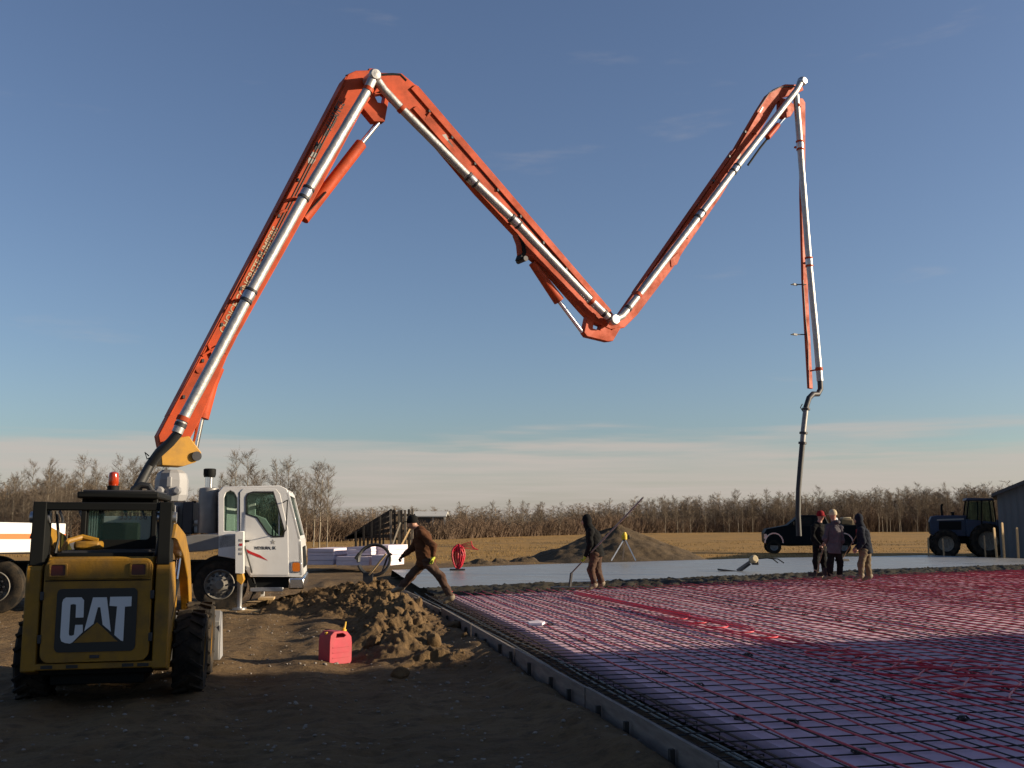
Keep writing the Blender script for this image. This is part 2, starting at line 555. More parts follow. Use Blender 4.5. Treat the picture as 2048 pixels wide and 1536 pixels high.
def concrete_material(name, col, r0, r1, bumpd, bscale):
    m = bpy.data.materials.new(name); m.use_nodes = True
    N, L = m.node_tree.nodes, m.node_tree.links
    p = N['Principled BSDF']
    geo = N.new('ShaderNodeNewGeometry')
    nz = N.new('ShaderNodeTexNoise'); nz.inputs['Scale'].default_value = 0.6; nz.inputs['Detail'].default_value = 6
    mp = N.new('ShaderNodeMapping'); mp.inputs['Scale'].default_value = (1, 3, 1)
    L.new(geo.outputs['Position'], mp.inputs[0]); L.new(mp.outputs[0], nz.inputs['Vector'])
    rp = N.new('ShaderNodeMapRange'); L.new(nz.outputs[0], rp.inputs[0])
    rp.inputs[1].default_value = 0.35; rp.inputs[2].default_value = 0.65
    rp.inputs[3].default_value = r0; rp.inputs[4].default_value = r1
    L.new(rp.outputs[0], p.inputs['Roughness'])
    mx = N.new('ShaderNodeMixRGB'); L.new(nz.outputs[0], mx.inputs[0])
    mx.inputs[1].default_value = tuple(c * 0.75 for c in col) + (1,)
    mx.inputs[2].default_value = tuple(c * 1.25 for c in col) + (1,)
    L.new(mx.outputs[0], p.inputs['Base Color'])
    n2 = N.new('ShaderNodeTexNoise'); n2.inputs['Scale'].default_value = bscale; n2.inputs['Detail'].default_value = 6
    L.new(geo.outputs['Position'], n2.inputs['Vector'])
    bp = N.new('ShaderNodeBump'); bp.inputs['Strength'].default_value = 0.5; bp.inputs['Distance'].default_value = bumpd
    L.new(n2.outputs[0], bp.inputs['Height']); L.new(bp.outputs[0], p.inputs['Normal'])
    return m


M['concrete_wet'] = concrete_material('wet_concrete', (0.19, 0.19, 0.185), 0.26, 0.44, 0.004, 3)
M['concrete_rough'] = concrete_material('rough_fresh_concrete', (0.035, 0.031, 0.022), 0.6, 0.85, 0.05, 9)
M['concrete_rough'].node_tree.nodes['Principled BSDF'].inputs['Specular IOR Level'].default_value = 0.1

# ------------------------------------------------------------------ slab frame of reference
YAW = R(12.5)
E1 = Vector((math.cos(YAW), math.sin(YAW), 0))       # across, to the right
E2 = Vector((-math.sin(YAW), math.cos(YAW), 0))      # along the form, away from the camera
FORM_TOP = 0.22
O_ = onZ(1050, 1307, FORM_TOP); O_.z = 0


def uv_of(p):
    d = Vector((p[0], p[1], 0)) - O_
    return d.dot(E1), d.dot(E2)


def uvp(u, v, z=0.0):
    q = O_ + E1 * u + E2 * v
    return Vector((q.x, q.y, z))


FOAM_TOP = 0.11
FOAM_U0 = 0.82
near_edge = [onZ(840, 1176, 0.2), onZ(1130, 1165, 0.2), onZ(1420, 1154, 0.2), onZ(1740, 1139, 0.2), onZ(2048, 1129, 0.2)]
far_edge = [onZ(782, 1139, 0.2), onZ(1030, 1129, 0.2), onZ(1500, 1116, 0.2), onZ(1850, 1110, 0.2), onZ(2048, 1117, 0.2)]
pour_edge = [onZ(880, 1196, 0.11), onZ(1130, 1184, 0.11), onZ(1420, 1173, 0.11), onZ(1740, 1157, 0.11), onZ(2048, 1145, 0.11)]
d_ = (near_edge[-1] - near_edge[-2]).normalized()
near_edge.append(near_edge[-1] + d_ * 14); pour_edge.append(pour_edge[-1] + d_ * 14)
far_edge.append(far_edge[-1] + Vector((12, 3, 0)))


def pour_v(u):
    pts = sorted([uv_of(p) for p in pour_edge])
    us = [p[0] for p in pts]; vs = [p[1] for p in pts]
    return float(np.interp(u, us, vs))


# the barn whose shadow covers the foreground
BH = 6.4
BARN_YAW = R(18)
edge_pt = onZ(2048, 1267, FOAM_TOP)                      # a point on the edge of its shadow
eave_pt = edge_pt + sdir * ((BH - FOAM_TOP) / sdir.z)
BX = Vector((math.cos(BARN_YAW), math.sin(BARN_YAW), 0))
corner = eave_pt - BX * ((eave_pt.x - 9.0) / BX.x)
corner.z = 0
UB, VB = uv_of(corner)

# ------------------------------------------------------------------ ground
def ground_height(x, y):
    x = np.asarray(x, float); y = np.asarray(y, float)
    du = (x - O_.x) * E1.x + (y - O_.y) * E1.y
    dv = (x - O_.x) * E2.x + (y - O_.y) * E2.y
    h = 0.05 * fbm(x * 0.35, y * 0.35, 3, 4) + 0.035 * fbm(x * 1.6, y * 1.6, 8, 4, 0.6)
    # wheel ruts with lug marks running away from the camera on the left
    for c, w in ((-3.9, 0.28), (-2.4, 0.30), (-1.35, 0.26), (-5.4, 0.3)):
        s = x - (c - 0.17 * (y - 9)) + 0.25 * fbm(y * 0.25, x * 0 + c, 21, 2)
        h = h - 0.035 * np.exp(-(s / w) ** 2) * (y < 30) + 0.02 * np.exp(-((np.abs(s) - w * 1.6) / 0.15) ** 2) * (y < 30) + 0.012 * np.sin(y * 28 + 9 * np.abs(s)) * np.exp(-(s / (w * 0.8)) ** 4) * (y < 24) * sstep(-0.2, 0.3, fbm(x * 0.5, y * 0.5, 37, 2))
    near_ = sstep(34, 20, y)
    wk, wi = worley(x * 4.5 + 0.4 * fbm(x * 3, y * 3, 33, 2), y * 4.5, 34)
    clump = sstep(0.1, 0.5, fbm(x * 0.6, y * 0.6, 35, 3) + 0.15)
    h = h + near_ * (0.026 * fbm(x * 6, y * 6, 31, 3, 0.6) + clump * 0.055 * np.clip(wi - 0.55, 0, 1) * np.clip(1.3 - 2.2 * wk, 0, 1))
    inside = sstep(-0.02, 0.10, du) * sstep(75, 60, dv)
    slab = sstep(-0.1, 0.05, du) * (dv < 60)
    h = h * (1 - slab) + slab * -0.10
    h = h + (1 - sstep(-0.9, -0.1, du)) * 0 + (0.10 + 0.12 * fbm(x * 1.1, y * 1.1, 36, 4, 0.6)) * np.exp(-((du + 0.22) / 0.30) ** 2) * (du < -0.03) * (dv < 14)
    far = sstep(70, 140, np.hypot(x, y))
    h = h * (1 - far) + far * 0.3 * fbm(x * 0.01, y * 0.01, 5, 2)
    # ground beyond the slab comes back to level
    poly = np.array([[p.x, p.y] for p in far_edge])
    fy = np.interp(x, poly[:, 0], poly[:, 1])
    beyond = sstep(0.0, 0.3, y - fy)
    h = np.where((slab > 0), h * (1 - beyond) + beyond * (0.02 + 0.04 * fbm(x * 0.8, y * 0.8, 4, 4)), h)
    return h


xs = np.unique(np.concatenate([np.linspace(-400, -60, 25), np.linspace(-60, -14, 60), np.arange(-14, 2.2, 0.06),
                               np.linspace(2.2, 40, 90), np.linspace(40, 500, 40)]))
ys = np.unique(np.concatenate([np.linspace(-60, 2, 20), np.arange(2, 28, 0.075), np.linspace(28, 90, 130), np.linspace(90, 260, 40), np.linspace(260, 1500, 14)]))
GX, GY = np.meshgrid(xs, ys)
GZ = ground_height(GX, GY)
nx, ny = len(xs), len(ys)
idx = np.arange(nx * ny).reshape(ny, nx)
F = np.stack([idx[:-1, :-1], idx[:-1, 1:], idx[1:, 1:], idx[1:, :-1]], -1).reshape(-1, 4)
V = np.stack([GX, GY, GZ], -1).reshape(-1, 3)
ground = np_mesh('ground', V, F, M['ground'], smooth=1)
field = sstep(-6, 5, GY - (43 + 5 * fbm(GX * 0.12, GY * 0.12, 44, 3) * 2 - 0.15 * np.abs(GX + 3) + 3 * fbm(GX * 0.9, GY * 0.9, 46, 3)))
field = np.maximum(field, sstep(20, 26, GX) * sstep(20, 30, GY))
# wheel track across the field
att = ground.data.attributes.new('field', 'FLOAT', 'POINT')
att.data.foreach_set('value', field.ravel().astype(np.float32))
tag(ground, kind='structure')

# ------------------------------------------------------------------ fresh concrete
def strip_mesh(name, A, B, zA, zB, nu, nv, mat_, amp, seed, thick=None):
    """sheet between polylines A and B (A nearer)"""
    def resample(P, n):
        P = np.array([[p.x, p.y] for p in P]); s = np.r_[0, np.cumsum(np.hypot(*np.diff(P, axis=0).T))]
        t = np.linspace(0, s[-1], n)
        return np.stack([np.interp(t, s, P[:, 0]), np.interp(t, s, P[:, 1])], -1)
    a = resample(A, nu); b = resample(B, nu)
    t = np.linspace(0, 1, nv)[:, None, None]
    P = a[None] * (1 - t) + b[None] * t
    zz = zA * (1 - t[..., 0]) + zB * t[..., 0] + amp(P[..., 0], P[..., 1], t[..., 0])
    Vv = np.concatenate([P, zz[..., None]], -1).reshape(-1, 3)
    ii = np.arange(nu * nv).reshape(nv, nu)
    Ff = np.stack([ii[:-1, :-1], ii[:-1, 1:], ii[1:, 1:], ii[1:, :-1]], -1).reshape(-1, 4)
    return np_mesh(name, Vv, Ff, mat_, smooth=1)


slab = strip_mesh('concrete_slab', near_edge, far_edge, 0.20, 0.20, 260, 30, M['concrete_wet'],
                  lambda x, y, t: 0.006 * fbm(x * 0.8, y * 0.8, 61, 3) - 0.25 * (t > 0.985), 1)
tag(slab, kind='structure')
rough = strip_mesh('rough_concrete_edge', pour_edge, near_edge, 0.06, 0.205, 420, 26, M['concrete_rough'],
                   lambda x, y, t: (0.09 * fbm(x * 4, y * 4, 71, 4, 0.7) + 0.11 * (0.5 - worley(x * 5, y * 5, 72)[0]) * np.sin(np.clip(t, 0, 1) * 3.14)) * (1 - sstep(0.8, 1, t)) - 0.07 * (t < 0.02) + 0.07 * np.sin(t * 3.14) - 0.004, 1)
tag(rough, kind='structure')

# ------------------------------------------------------------------ under-slab foam boards
foam = thing('foam_insulation', 'pink rigid foam insulation boards laid flat beneath the reinforcing grid', 'foam insulation', uvp(0, 0, 0))
foam.rotation_euler = (0, 0, YAW)
fb = MB().bx(0, 1.212, 0, 2.432, -0.06, FOAM_TOP)
board0 = None
V_MIN = -9.2


def near_limit(u):
    return V_MIN if u < UB - 0.1 else VB + (u - UB) * math.tan(BARN_YAW - YAW) + 0.3


cnt = 0
for i in range(26):
    u0 = FOAM_U0 + i * 1.22
    off = (i % 2) * 1.22
    for j in range(-3, 14):
        v0 = j * 2.44 - off
        if v0 + 1.2 < near_limit(u0 + 0.6) + 0.8 or v0 > pour_v(u0) + 0.8:
            continue
        # leave out boards that no view from near the camera could reach
        c = uvp(u0 + .6, v0 + 1.2)
        if c.y < 3 or abs(c.x) / max(c.y, 1) > 0.72:
            continue
        if board0 is None:
            board0 = fb.build('foam_board', M['foam'], foam, bevel=0.0)
            o = board0
        else:
            o = link_copy(board0, foam)
        o.location = (u0, v0, random.uniform(-0.004, 0.003)); cnt += 1

# ------------------------------------------------------------------ reinforcing mat
rmat = thing('rebar_mat', 'dark steel reinforcing grid tied over the pink foam', 'rebar mat', uvp(0, 0, 0), YAW)
unit = MB().tube([(0, 0, 0), (0, 1, 0)], 0.0060, 6)
bar0 = unit.build('rebar', M['rebar'], rmat)
first = [True]


def add_bar(p, L, ang, z):
    if first[0]:
        o = bar0; first[0] = False
    else:
        o = link_copy(bar0, rmat)
    o.location = (p[0], p[1], z); o.rotation_euler = (random.uniform(-0.0008, 0.0008), 0, ang + random.uniform(-0.0035, 0.0035)); o.scale = (1, L, 1)


RB = FOAM_TOP + 0.030
k = 0
u = FOAM_U0 + 0.12
while u < 26:
    v0 = near_limit(u); v1 = pour_v(u) + 0.9
    # bars seen from the camera side only
    q = uvp(u, v0)
    if q.y < 3.2: v0 += (3.2 - q.y)
    while True:
        q = uvp(u, v0)
        if q.x / max(q.y, 1) < 0.66 or v0 > v1: break
        v0 += 0.5
    if v1 - v0 > 0.5:
        add_bar((u + random.uniform(-0.035, 0.035), v0), v1 - v0, 0.0, RB)
    u += 0.305
v = V_MIN + 0.1
while v < 32:
    ue = 27.0
    if v < near_limit(ue): ue = max(UB - 0.15, UB + (v - VB - 0.3) / math.tan(BARN_YAW - YAW))
    u0 = 0.30
    while u0 < ue and pour_v(u0) + 0.9 < v: u0 += 0.3
    q = uvp(u0, v)
    if ue - u0 > 0.5 and uvp(ue, v).y > 3.0:
        while ue > u0 and uvp(ue, v).x / max(uvp(ue, v).y, 1) > 0.66: ue -= 0.3
        if ue - u0 > 0.5:
            add_bar((u0, v + random.uniform(-0.02, 0.02)), ue - u0, -math.pi / 2, RB - 0.016)
    v += 0.305

# red heating pipe circuits
def pex_runs(name, label, us, vlo, vhi, zz=RB + 0.018, r=0.0085, seed=0):
    rr = random.Random(seed)
    pts = []
    for i, u in enumerate(us):
        hi = vhi(u) if callable(vhi) else vhi
        lo = vlo(u) if callable(vlo) else vlo
        vv = np.arange(lo, hi, 0.55)
        if i % 2: vv = vv[::-1]
        ph = rr.uniform(0, 6)
        for q in vv:
            pts.append((u + 0.030 * math.sin(q * 1.1 + ph) + rr.uniform(-0.012, 0.012), q, zz + 0.012 * math.sin(q * 2.3 + ph) ** 2))
        if i < len(us) - 1:
            un = us[i + 1]; ve = vv[-1]; s = 1 if i % 2 == 0 else -1
            for a in (25, 60, 90, 120, 155):
                pts.append(((u + un) / 2 - (un - u) / 2 * math.cos(R(a)), ve + s * 0.28 * math.sin(R(a)), zz + 0.015))
    m = MB()
    m.tube([uvp(p[0], p[1], p[2]) for p in pts], r, 6)
    o = m.build(name, M['pex'], smooth=50)
    return tag(o, label, 'heating pipe', 'red heating pipes on the slab')


def vis_lo(u):
    v0 = near_limit(u) + 0.4
    while v0 < 30:
        q = uvp(u, v0)
        if q.y > 3.0 and q.x / q.y < 0.68: break
        v0 += 0.4
    return v0


def pex_hi(u): return pour_v(u) + 1.1


places = ['nearest the form board, first of the bands', 'second band from the form board', 'third band, left of the bundle',
          'fourth band, by the bundle', 'fifth band, right of the bundle', 'sixth band from the form board',
          'seventh band from the form board', 'eighth band from the form board', 'ninth band from the form board', 'tenth band from the form board',
          'eleventh band from the form board', 'farthest right band at the frame edge']
u = FOAM_U0 + 0.05
for b in range(12):
    nrun = 7
    us = [u + i * 0.275 + random.uniform(-.04, .04) + 0.03 for i in range(nrun)]
    if b in (3, 4):
        lo = (lambda base: (lambda uu: max(vis_lo(uu), base)))(uv_of(onZ(1700 + (b - 3) * 220, 1330 + (b - 3) * 30, 0.17))[1] - 0.6)
    else:
        lo = vis_lo
    pex_runs('heating_pipe', 'long looped red heating pipe on the rebar, ' + places[b], us, lo, pex_hi, seed=b)
    u += nrun * 0.275 + 0.03

# thick supply bundle with return bends
ua, va = uv_of(onZ(1150, 1186, 0.2)); ub_, vb_ = uv_of(onZ(1665, 1292, 0.2))
for i in range(7):
    rr = random.Random(50 + i)
    pts = []
    L = 1.0 - i * 0.07
    for t in np.linspace(0, L, 18):
        pts.append((ua + (ub_ - ua) * t + (i % 4) * 0.022 - 0.03 + rr.uniform(-0.008, 0.008), va + (vb_ - va) * t, RB + 0.045 + 0.022 * (i // 3)))
    e = pts[-1]
    for a in (30, 60, 90, 120, 150, 180):
        pts.append((e[0] - 0.20 + 0.20 * math.cos(R(a)), e[1] - 0.25 * math.sin(R(a)), RB + 0.045))
    for q in (0.5, 1.0, 1.6):
        pts.append((e[0] - 0.40 - 0.03 * q, e[1] + q, RB + 0.03))
    o = MB().tube([uvp(*p) for p in pts], 0.0115, 6).build('supply_pipe', M['pex'], smooth=50)
    tag(o, 'bright red supply pipe in the thick bundle running across the rebar grid', 'heating pipe', 'supply pipes in the bundle')

# curled return bends in the shade at the right
for i, (px, py, w) in enumerate(((1640, 1312, .42), (1700, 1322, .5), (1760, 1338, .55), (1815, 1352, .6), (1905, 1372, .65), (1995, 1396, .7), (1880, 1335, .5), (1960, 1352, .5))):
    u0, v0 = uv_of(onZ(px, py, 0.18))
    pts = []
    for a in np.linspace(-60, 250, 16):
        pts.append((u0 + w * math.cos(R(a)) * 0.9 + 0.3, v0 + 0.42 * w * math.sin(R(a)) + 0.2, RB + 0.03 + 0.03 * math.sin(R(a * 0.7))))
    for q in (0.4, 0.9, 1.5, 2.2):
        pts.append((pts[-1][0] + 0.14 * q, pts[-1][1] + 0.06 + 0.1 * q, RB + 0.03))
    o = MB().tube([uvp(*p) for p in pts], 0.0105, 6).build('pipe_return_bend', M['pex'], smooth=50)
    tag(o, 'curled red return bend of heating pipe lying in the shade on the grid', 'heating pipe', 'curled return bends in the shade')

# black spacer chairs under the bars
ch0 = None
spots = [(1164, 1275), (1496, 1305), (1565, 1330), (1480, 1428), (1398, 1365), (1328, 1340), (1720, 1494), (1925, 1430), (1670, 1356), (1776, 1392),
         (1745, 1255), (1676, 1238), (1610, 1225), (1554, 1215), (1510, 1210), (1380, 1190), (1460, 1200), (1738, 1200), (1800, 1200), (1265, 1312), (1583, 1437),
         (1940, 1340), (2010, 1372), (1320, 1236), (1100, 1245)]
for px, py in spots:
    p = onZ(px, py, FOAM_TOP + 0.04)
    if ch0 is None:
        m = MB()
        m.box((0, 0, 0.008), (0.10, 0.07, 0.016)).box((0, 0, 0.052), (0.06, 0.04, 0.014))
        for sx in (-1, 1):
            for sy in (-1, 1):
                m.bar((sx * 0.042, sy * 0.028, 0.012), (sx * 0.022, sy * 0.014, 0.05), 0.014, 0.014)
        ch0 = m.build('spacer_chair', M['decal_black']); o = ch0
    else:
        o = link_copy(ch0)
    o.location = (p.x, p.y, FOAM_TOP + 0.001); o.rotation_euler = (0, 0, random.uniform(0, 3)); o.scale = (1.15, 1.15, 0.62)
    tag(o, 'small black plastic spacer chair holding the bars off the foam', 'spacer chair', 'black spacer chairs on the foam')

# edge beam: bars and ties between form board and foam
cage = thing('edge_beam_cage', 'long loose bars and dark stirrups in the trench along the form board', 'rebar cage', uvp(0, 0, -0.1), YAW)
for i, (uu, zz, mk, r) in enumerate(((0.26, 0.22, 'rebar_green', .010), (0.40, 0.235, 'rebar_green', .010), (0.47, 0.22, 'rebar_green', .010),
                                     (0.56, 0.24, 'rebar_rust', .011), (0.16, 0.19, 'rebar_green', .009), (0.68, 0.22, 'rebar_rust', .011),
                                     (0.25, 0.12, 'rebar', .010), (0.50, 0.12, 'rebar', .010))):
    rr = random.Random(i)
    pts = [(uu + 0.03 * math.sin(q * 0.5 + i) + rr.uniform(-0.012, 0.012), q, zz - 0.04 + 0.012 * math.sin(q + i)) for q in np.arange(-8, 13.5 - (i % 3) * 1.3, 0.8)]
    MB().tube(pts, r, 6).build('long_bar', M[mk], cage)
st0 = None
for j, vv in enumerate(np.arange(-7.5, 12.5, 0.4)):
    if st0 is None:
        pts = [(0.12, 0, 0.05), (0.12, 0, 0.15), (0.72, 0, 0.15), (0.72, 0, 0.05), (0.12, 0, 0.05)]
        st0 = MB().tube(pts, 0.007, 5).build('stirrup', M['rebar'], cage); o = st0
    else:
        o = link_copy(st0, cage)
    o.location = (0, vv + random.uniform(-0.06, 0.06), 0.0); o.rotation_euler = (0, 0, random.uniform(-0.2, 0.2))

# form boards and stakes
form = thing('formwork', 'wooden form board staked along the edge of the slab', 'formwork', uvp(0, 0, 0), YAW)
pl0 = None
for j in range(7):
    v0 = -8.5 + j * 3.0
    if pl0 is None:
        pl0 = MB().bx(-0.019, 0.019, 0.006, 2.994, -0.16, FORM_TOP).build('plank', M['wood_form'], form, bevel=0.004); o = pl0
    else:
        o = link_copy(pl0, form)
    bend = 0.0 if v0 < 6 else -0.035
    o.location = (random.uniform(-0.008, 0.008) + (0 if v0 < 6 else -0.05), v0, random.uniform(-0.008, 0.006)); o.rotation_euler = (0, 0, random.uniform(-0.003, 0.003) - bend)
sk0 = None
for j, vv in enumerate(np.arange(-8.2, 12.2, 0.86)):
    if sk0 is None:
        m = MB().bx(-0.062, -0.022, -0.02, 0.02, -0.25, FORM_TOP - 0.03)
        sk0 = m.build('stake', M['wood_old'], form, bevel=0.003); o = sk0
    else:
        o = link_copy(sk0, form)
    o.location = (random.uniform(-0.02, -0.008), vv + random.uniform(-0.1, 0.1), random.uniform(-0.05, 0.0)); o.rotation_euler = (random.uniform(-0.06, 0.06), random.uniform(-0.03, 0.03), 0)

# ------------------------------------------------------------------ soil heap beside the form
def heap_mesh(name, cx, cy, rx, ry, rot, hfun, n, mat_, parent=None):
    t = np.linspace(-1, 1, n)
    A, B = np.meshgrid(t, t)
    ca, sa = math.cos(rot), math.sin(rot)
    X = cx + ca * A * rx - sa * B * ry; Y = cy + sa * A * rx + ca * B * ry
    Z = hfun(X, Y, A, B)
    Vv = np.stack([X, Y, Z], -1).reshape(-1, 3)
    ii = np.arange(n * n).reshape(n, n)
    Ff = np.stack([ii[:-1, :-1], ii[:-1, 1:], ii[1:, 1:], ii[1:, :-1]], -1).reshape(-1, 4)
    return np_mesh(name, Vv, Ff, mat_, smooth=1)


def lump(X, Y, p, rx, ry, h, rot=0.0):
    dx, dy = X - p[0], Y - p[1]
    c, s = math.cos(rot), math.sin(rot)
    a = (dx * c + dy * s) / rx; b = (-dx * s + dy * c) / ry
    return h * np.exp(-(a * a + b * b) ** 1.2)


HP = [(690, 1170, .48, 1.4, 1.2), (635, 1186, .28, 1.0, 1.0), (845, 1222, .36, .75, .9), (806, 1272, .22, .6, .6), (750, 1154, .66, 1.1, 1.2), (885, 1300, .15, .5, .6), (775, 1236, .30, .7, .7), (822, 1188, .50, .8, 1.1)]
hp = [onZ(a_, b_, c_) for a_, b_, c_, _, _ in HP]


def heap_h(X, Y, A, B):
    du = (X - O_.x) * E1.x + (Y - O_.y) * E1.y
    h = 0
    for q_, (_, _, hh_, rx_, ry_) in zip(hp, HP):
        h = h + (lump(X, Y, q_, rx_, ry_, hh_) + 1e-6) ** 4
    h = h ** 0.25
    m = np.clip(h / 0.22, 0, 1)
    w1, id1 = worley(X * 2.6 + 0.3 * fbm(X * 3, Y * 3, 90, 2), Y * 2.6, 81)
    w2, id2 = worley(X * 6.5, Y * 6.5, 82)
    w3, id3 = worley(X * 15, Y * 15, 85)
    wx = X + 0.10 * fbm(X * 5, Y * 5, 86, 2); wy = Y + 0.10 * fbm(X * 5 + 9, Y * 5, 87, 2)
    w1, id1 = worley(wx * 2.6, wy * 2.6, 81); w2, id2 = worley(wx * 6.5, wy * 6.5, 82)
    h = h + m * (0.05 * (id3 - 0.4) * np.clip(1.4 - 2 * w3, 0, 1) + 0.30 * (id1 - 0.5) * np.clip(1.5 - 2.0 * w1, 0, 1) + 0.15 * (id2 - 0.4) * np.clip(1.4 - 2.0 * w2, 0, 1) + 0.10 * fbm(X * 2.2, Y * 2.2, 83, 5, 0.6) + 0.03 * fbm(X * 12, Y * 12, 84, 3, 0.6))
    h = h * 0.78 * sstep(-0.12, -0.80, du)
    edge_ = sstep(1.0, 0.8, np.maximum(np.abs(A), np.abs(B)))
    return ground_height(X, Y) - 0.03 + (h + 0.006) * edge_ - 0.05 * (1 - edge_)


hc = Vector((-2.6, 16.8, 0))
heap = heap_mesh('soil_heap', hc.x, hc.y, 3.6, 6.4, 0.2, heap_h, 460, M['heap'])
tag(heap, 'clumpy brown excavated soil heap beside the form board', 'soil heap')


def clod_mesh(r, seed, sub=2):
    bm = bmesh.new(); bmesh.ops.create_icosphere(bm, subdivisions=sub, radius=1)
    rr = random.Random(seed)
    ax = [Vector((rr.gauss(0, 1), rr.gauss(0, 1), rr.gauss(0, 1))).normalized() for _ in range(10)]
    of = [rr.uniform(0.55, 0.95) for _ in range(10)]
    for v_ in bm.verts:
        d = v_.co.normalized(); k = 1.0
        for a, f in zip(ax, of):
            c = d.dot(a)
            if c > 0.05: k = min(k, f / c)
        v_.co = d * k * r * rr.uniform(0.93, 1.07)
        v_.co.z *= 0.8
    me = bpy.data.meshes.new('clod'); bm.to_mesh(me); bm.free()
    return me


clods = []
for s in range(5):
    me = clod_mesh(1.0, s); me.materials.append(M['heap']); me.shade_smooth(); me.set_sharp_from_angle(angle=R(38)); clods.append(me)


def heap_z(x, y):
    X = np.array([[x]]); Y = np.array([[y]])
    return float(heap_h(X, Y, np.zeros((1, 1)), np.zeros((1, 1)))[0, 0])


# loose clods: one crowd of crumbs nobody could count
allV, allF, off = [], [], 0
rr = random.Random(5)
cv = [np.array([v_.co[:] for v_ in me.vertices]) for me in clods]
cf = [np.array([p.vertices[:] for p in me.polygons]) for me in clods]
for i in range(700):
    a = rr.choice(hp)
    x = a.x + rr.gauss(0, 0.75); y = a.y + rr.gauss(0, 0.8)
    if uv_of((x, y))[0] > -0.12: continue
    if heap_z(x, y) < 0.12 and rr.random() < 0.9: continue
    s = math.exp(rr.gauss(-3.7, 0.5))
    k = rr.randrange(5); th = rr.uniform(0, 6.28); c, s_ = math.cos(th), math.sin(th)
    Vc = cv[k] * s; Vc = np.stack([Vc[:, 0] * c - Vc[:, 1] * s_, Vc[:, 0] * s_ + Vc[:, 1] * c, Vc[:, 2]], -1)
    Vc = Vc * [1, rr.uniform(.6, 1.0), rr.uniform(.6, 1.1)]
    allV.append(Vc + [x, y, heap_z(x, y) + s * 0.1]); allF.append(cf[k] + off); off += len(Vc)
loose = np_mesh('loose_clods', np.concatenate(allV), np.concatenate(allF), M['heap'], smooth=0)
tag(loose, 'loose crumbs of soil strewn over the heap', 'soil', kind='stuff')
big = [(905, 1240, 0.15, 'dark angular clod perched against the form board'), (745, 1272, 0.15, 'largest pale clod at the foot of the soil heap'),
       (800, 1318, 0.13, 'rounded clod at the near end of the soil heap'), (870, 1275, 0.16, 'clod leaning on the sunlit flank of the soil heap'),
       (795, 1240, 0.15, 'clod in the dark hollow of the soil heap'), (930, 1262, 0.07, 'small clod beside the form board plank'), (835, 1215, 0.14, 'clod near the crest of the soil heap by the walking worker')]
for i, (px, py, s, lab) in enumerate(big):
    p = onZ(px, py, 0.2)
    o = bpy.data.objects.new('soil_clod', clods[i % 5]); COL.objects.link(o)
    o.location = (p.x, p.y, heap_z(p.x, p.y) + s * 0.25); o.scale = (s, s * 0.9, s); o.rotation_euler = (rr.uniform(0, 6), rr.uniform(0, 6), rr.uniform(0, 6))
    tag(o, lab, 'clod', 'big clods of the soil heap')

# pebbles and crumbs over the churned ground
allV, allF, off = [], [], 0
for i in range(2600):
    Y_ = rr.uniform(3.2, 26); x = rr.uniform(-0.55, 0.1) * Y_ + rr.uniform(-1, 1)
    if uv_of((x, Y_))[0] > -0.12: continue
    s = abs(rr.gauss(0, 1)) * 0.009 + 0.005
    k = rr.randrange(5); th = rr.uniform(0, 6.28); c, s_ = math.cos(th), math.sin(th)
    Vc = cv[k] * s; Vc = np.stack([Vc[:, 0] * c - Vc[:, 1] * s_, Vc[:, 0] * s_ + Vc[:, 1] * c, Vc[:, 2] * 0.8], -1)
    allV.append(Vc + [x, Y_, float(ground_height(x, Y_)) + s * 0.2]); allF.append(cf[k] + off); off += len(Vc)
peb = np_mesh('pebbles', np.concatenate(allV), np.concatenate(allF), M['stone'])
tag(peb, 'pebbles and crumbs scattered over the bare ground', 'pebbles', kind='stuff')

# far soil pile
fc = onZ(1232, 1122)
def far_h(X, Y, A, B):
    r = np.hypot((X - fc.x) / 4.7, (Y - fc.y) / 4.2)
    h = 1.75 * np.clip(1 - r ** 0.92, 0, 1)
    skew = 1 + 0.10 * fbm(np.arctan2(Y - fc.y, X - fc.x) * 2.5, r * 1.2, 91, 3)
    h = h * skew + np.clip(h, 0, 0.5) * (0.28 * fbm(X * 0.9, Y * 0.9, 92, 4) + 0.18 * (0.4 - worley(X * 1.8, Y * 1.8, 93)[0]))
    return h - 0.08
pile = heap_mesh('soil_pile', fc.x, fc.y, 6.6, 5.6, 0, far_h, 150, M['far_heap'])
tag(pile, 'large conical pile of soil behind the wet concrete', 'soil pile')
for i, (px, py, w, h) in enumerate(((1050, 1128, 1.2, .30), (960, 1132, 1.3, .25), (1330, 1119, 2.0, .3), (1000, 1131, 0.8, .22))):
    c_ = onZ(px, py - 3)
    def hf(X, Y, A, B, c_=c_, w=w, h=h, i=i):
        return lump(X, Y, c_, w * 0.5, w * 0.45, h) * (1 + 0.8 * fbm(X * 3, Y * 3, 95 + i, 3)) - 0.03
    o = heap_mesh('soil_lump', c_.x, c_.y, w, w, 0, hf, 40, M['far_heap'])
    tag(o, ['low soil lump just left of the conical pile', 'low tan soil lump right of the red pipe tangle', 'flat soil spread right of the tripod', 'small soil lump between red pipe and pile'][i], 'soil lump')

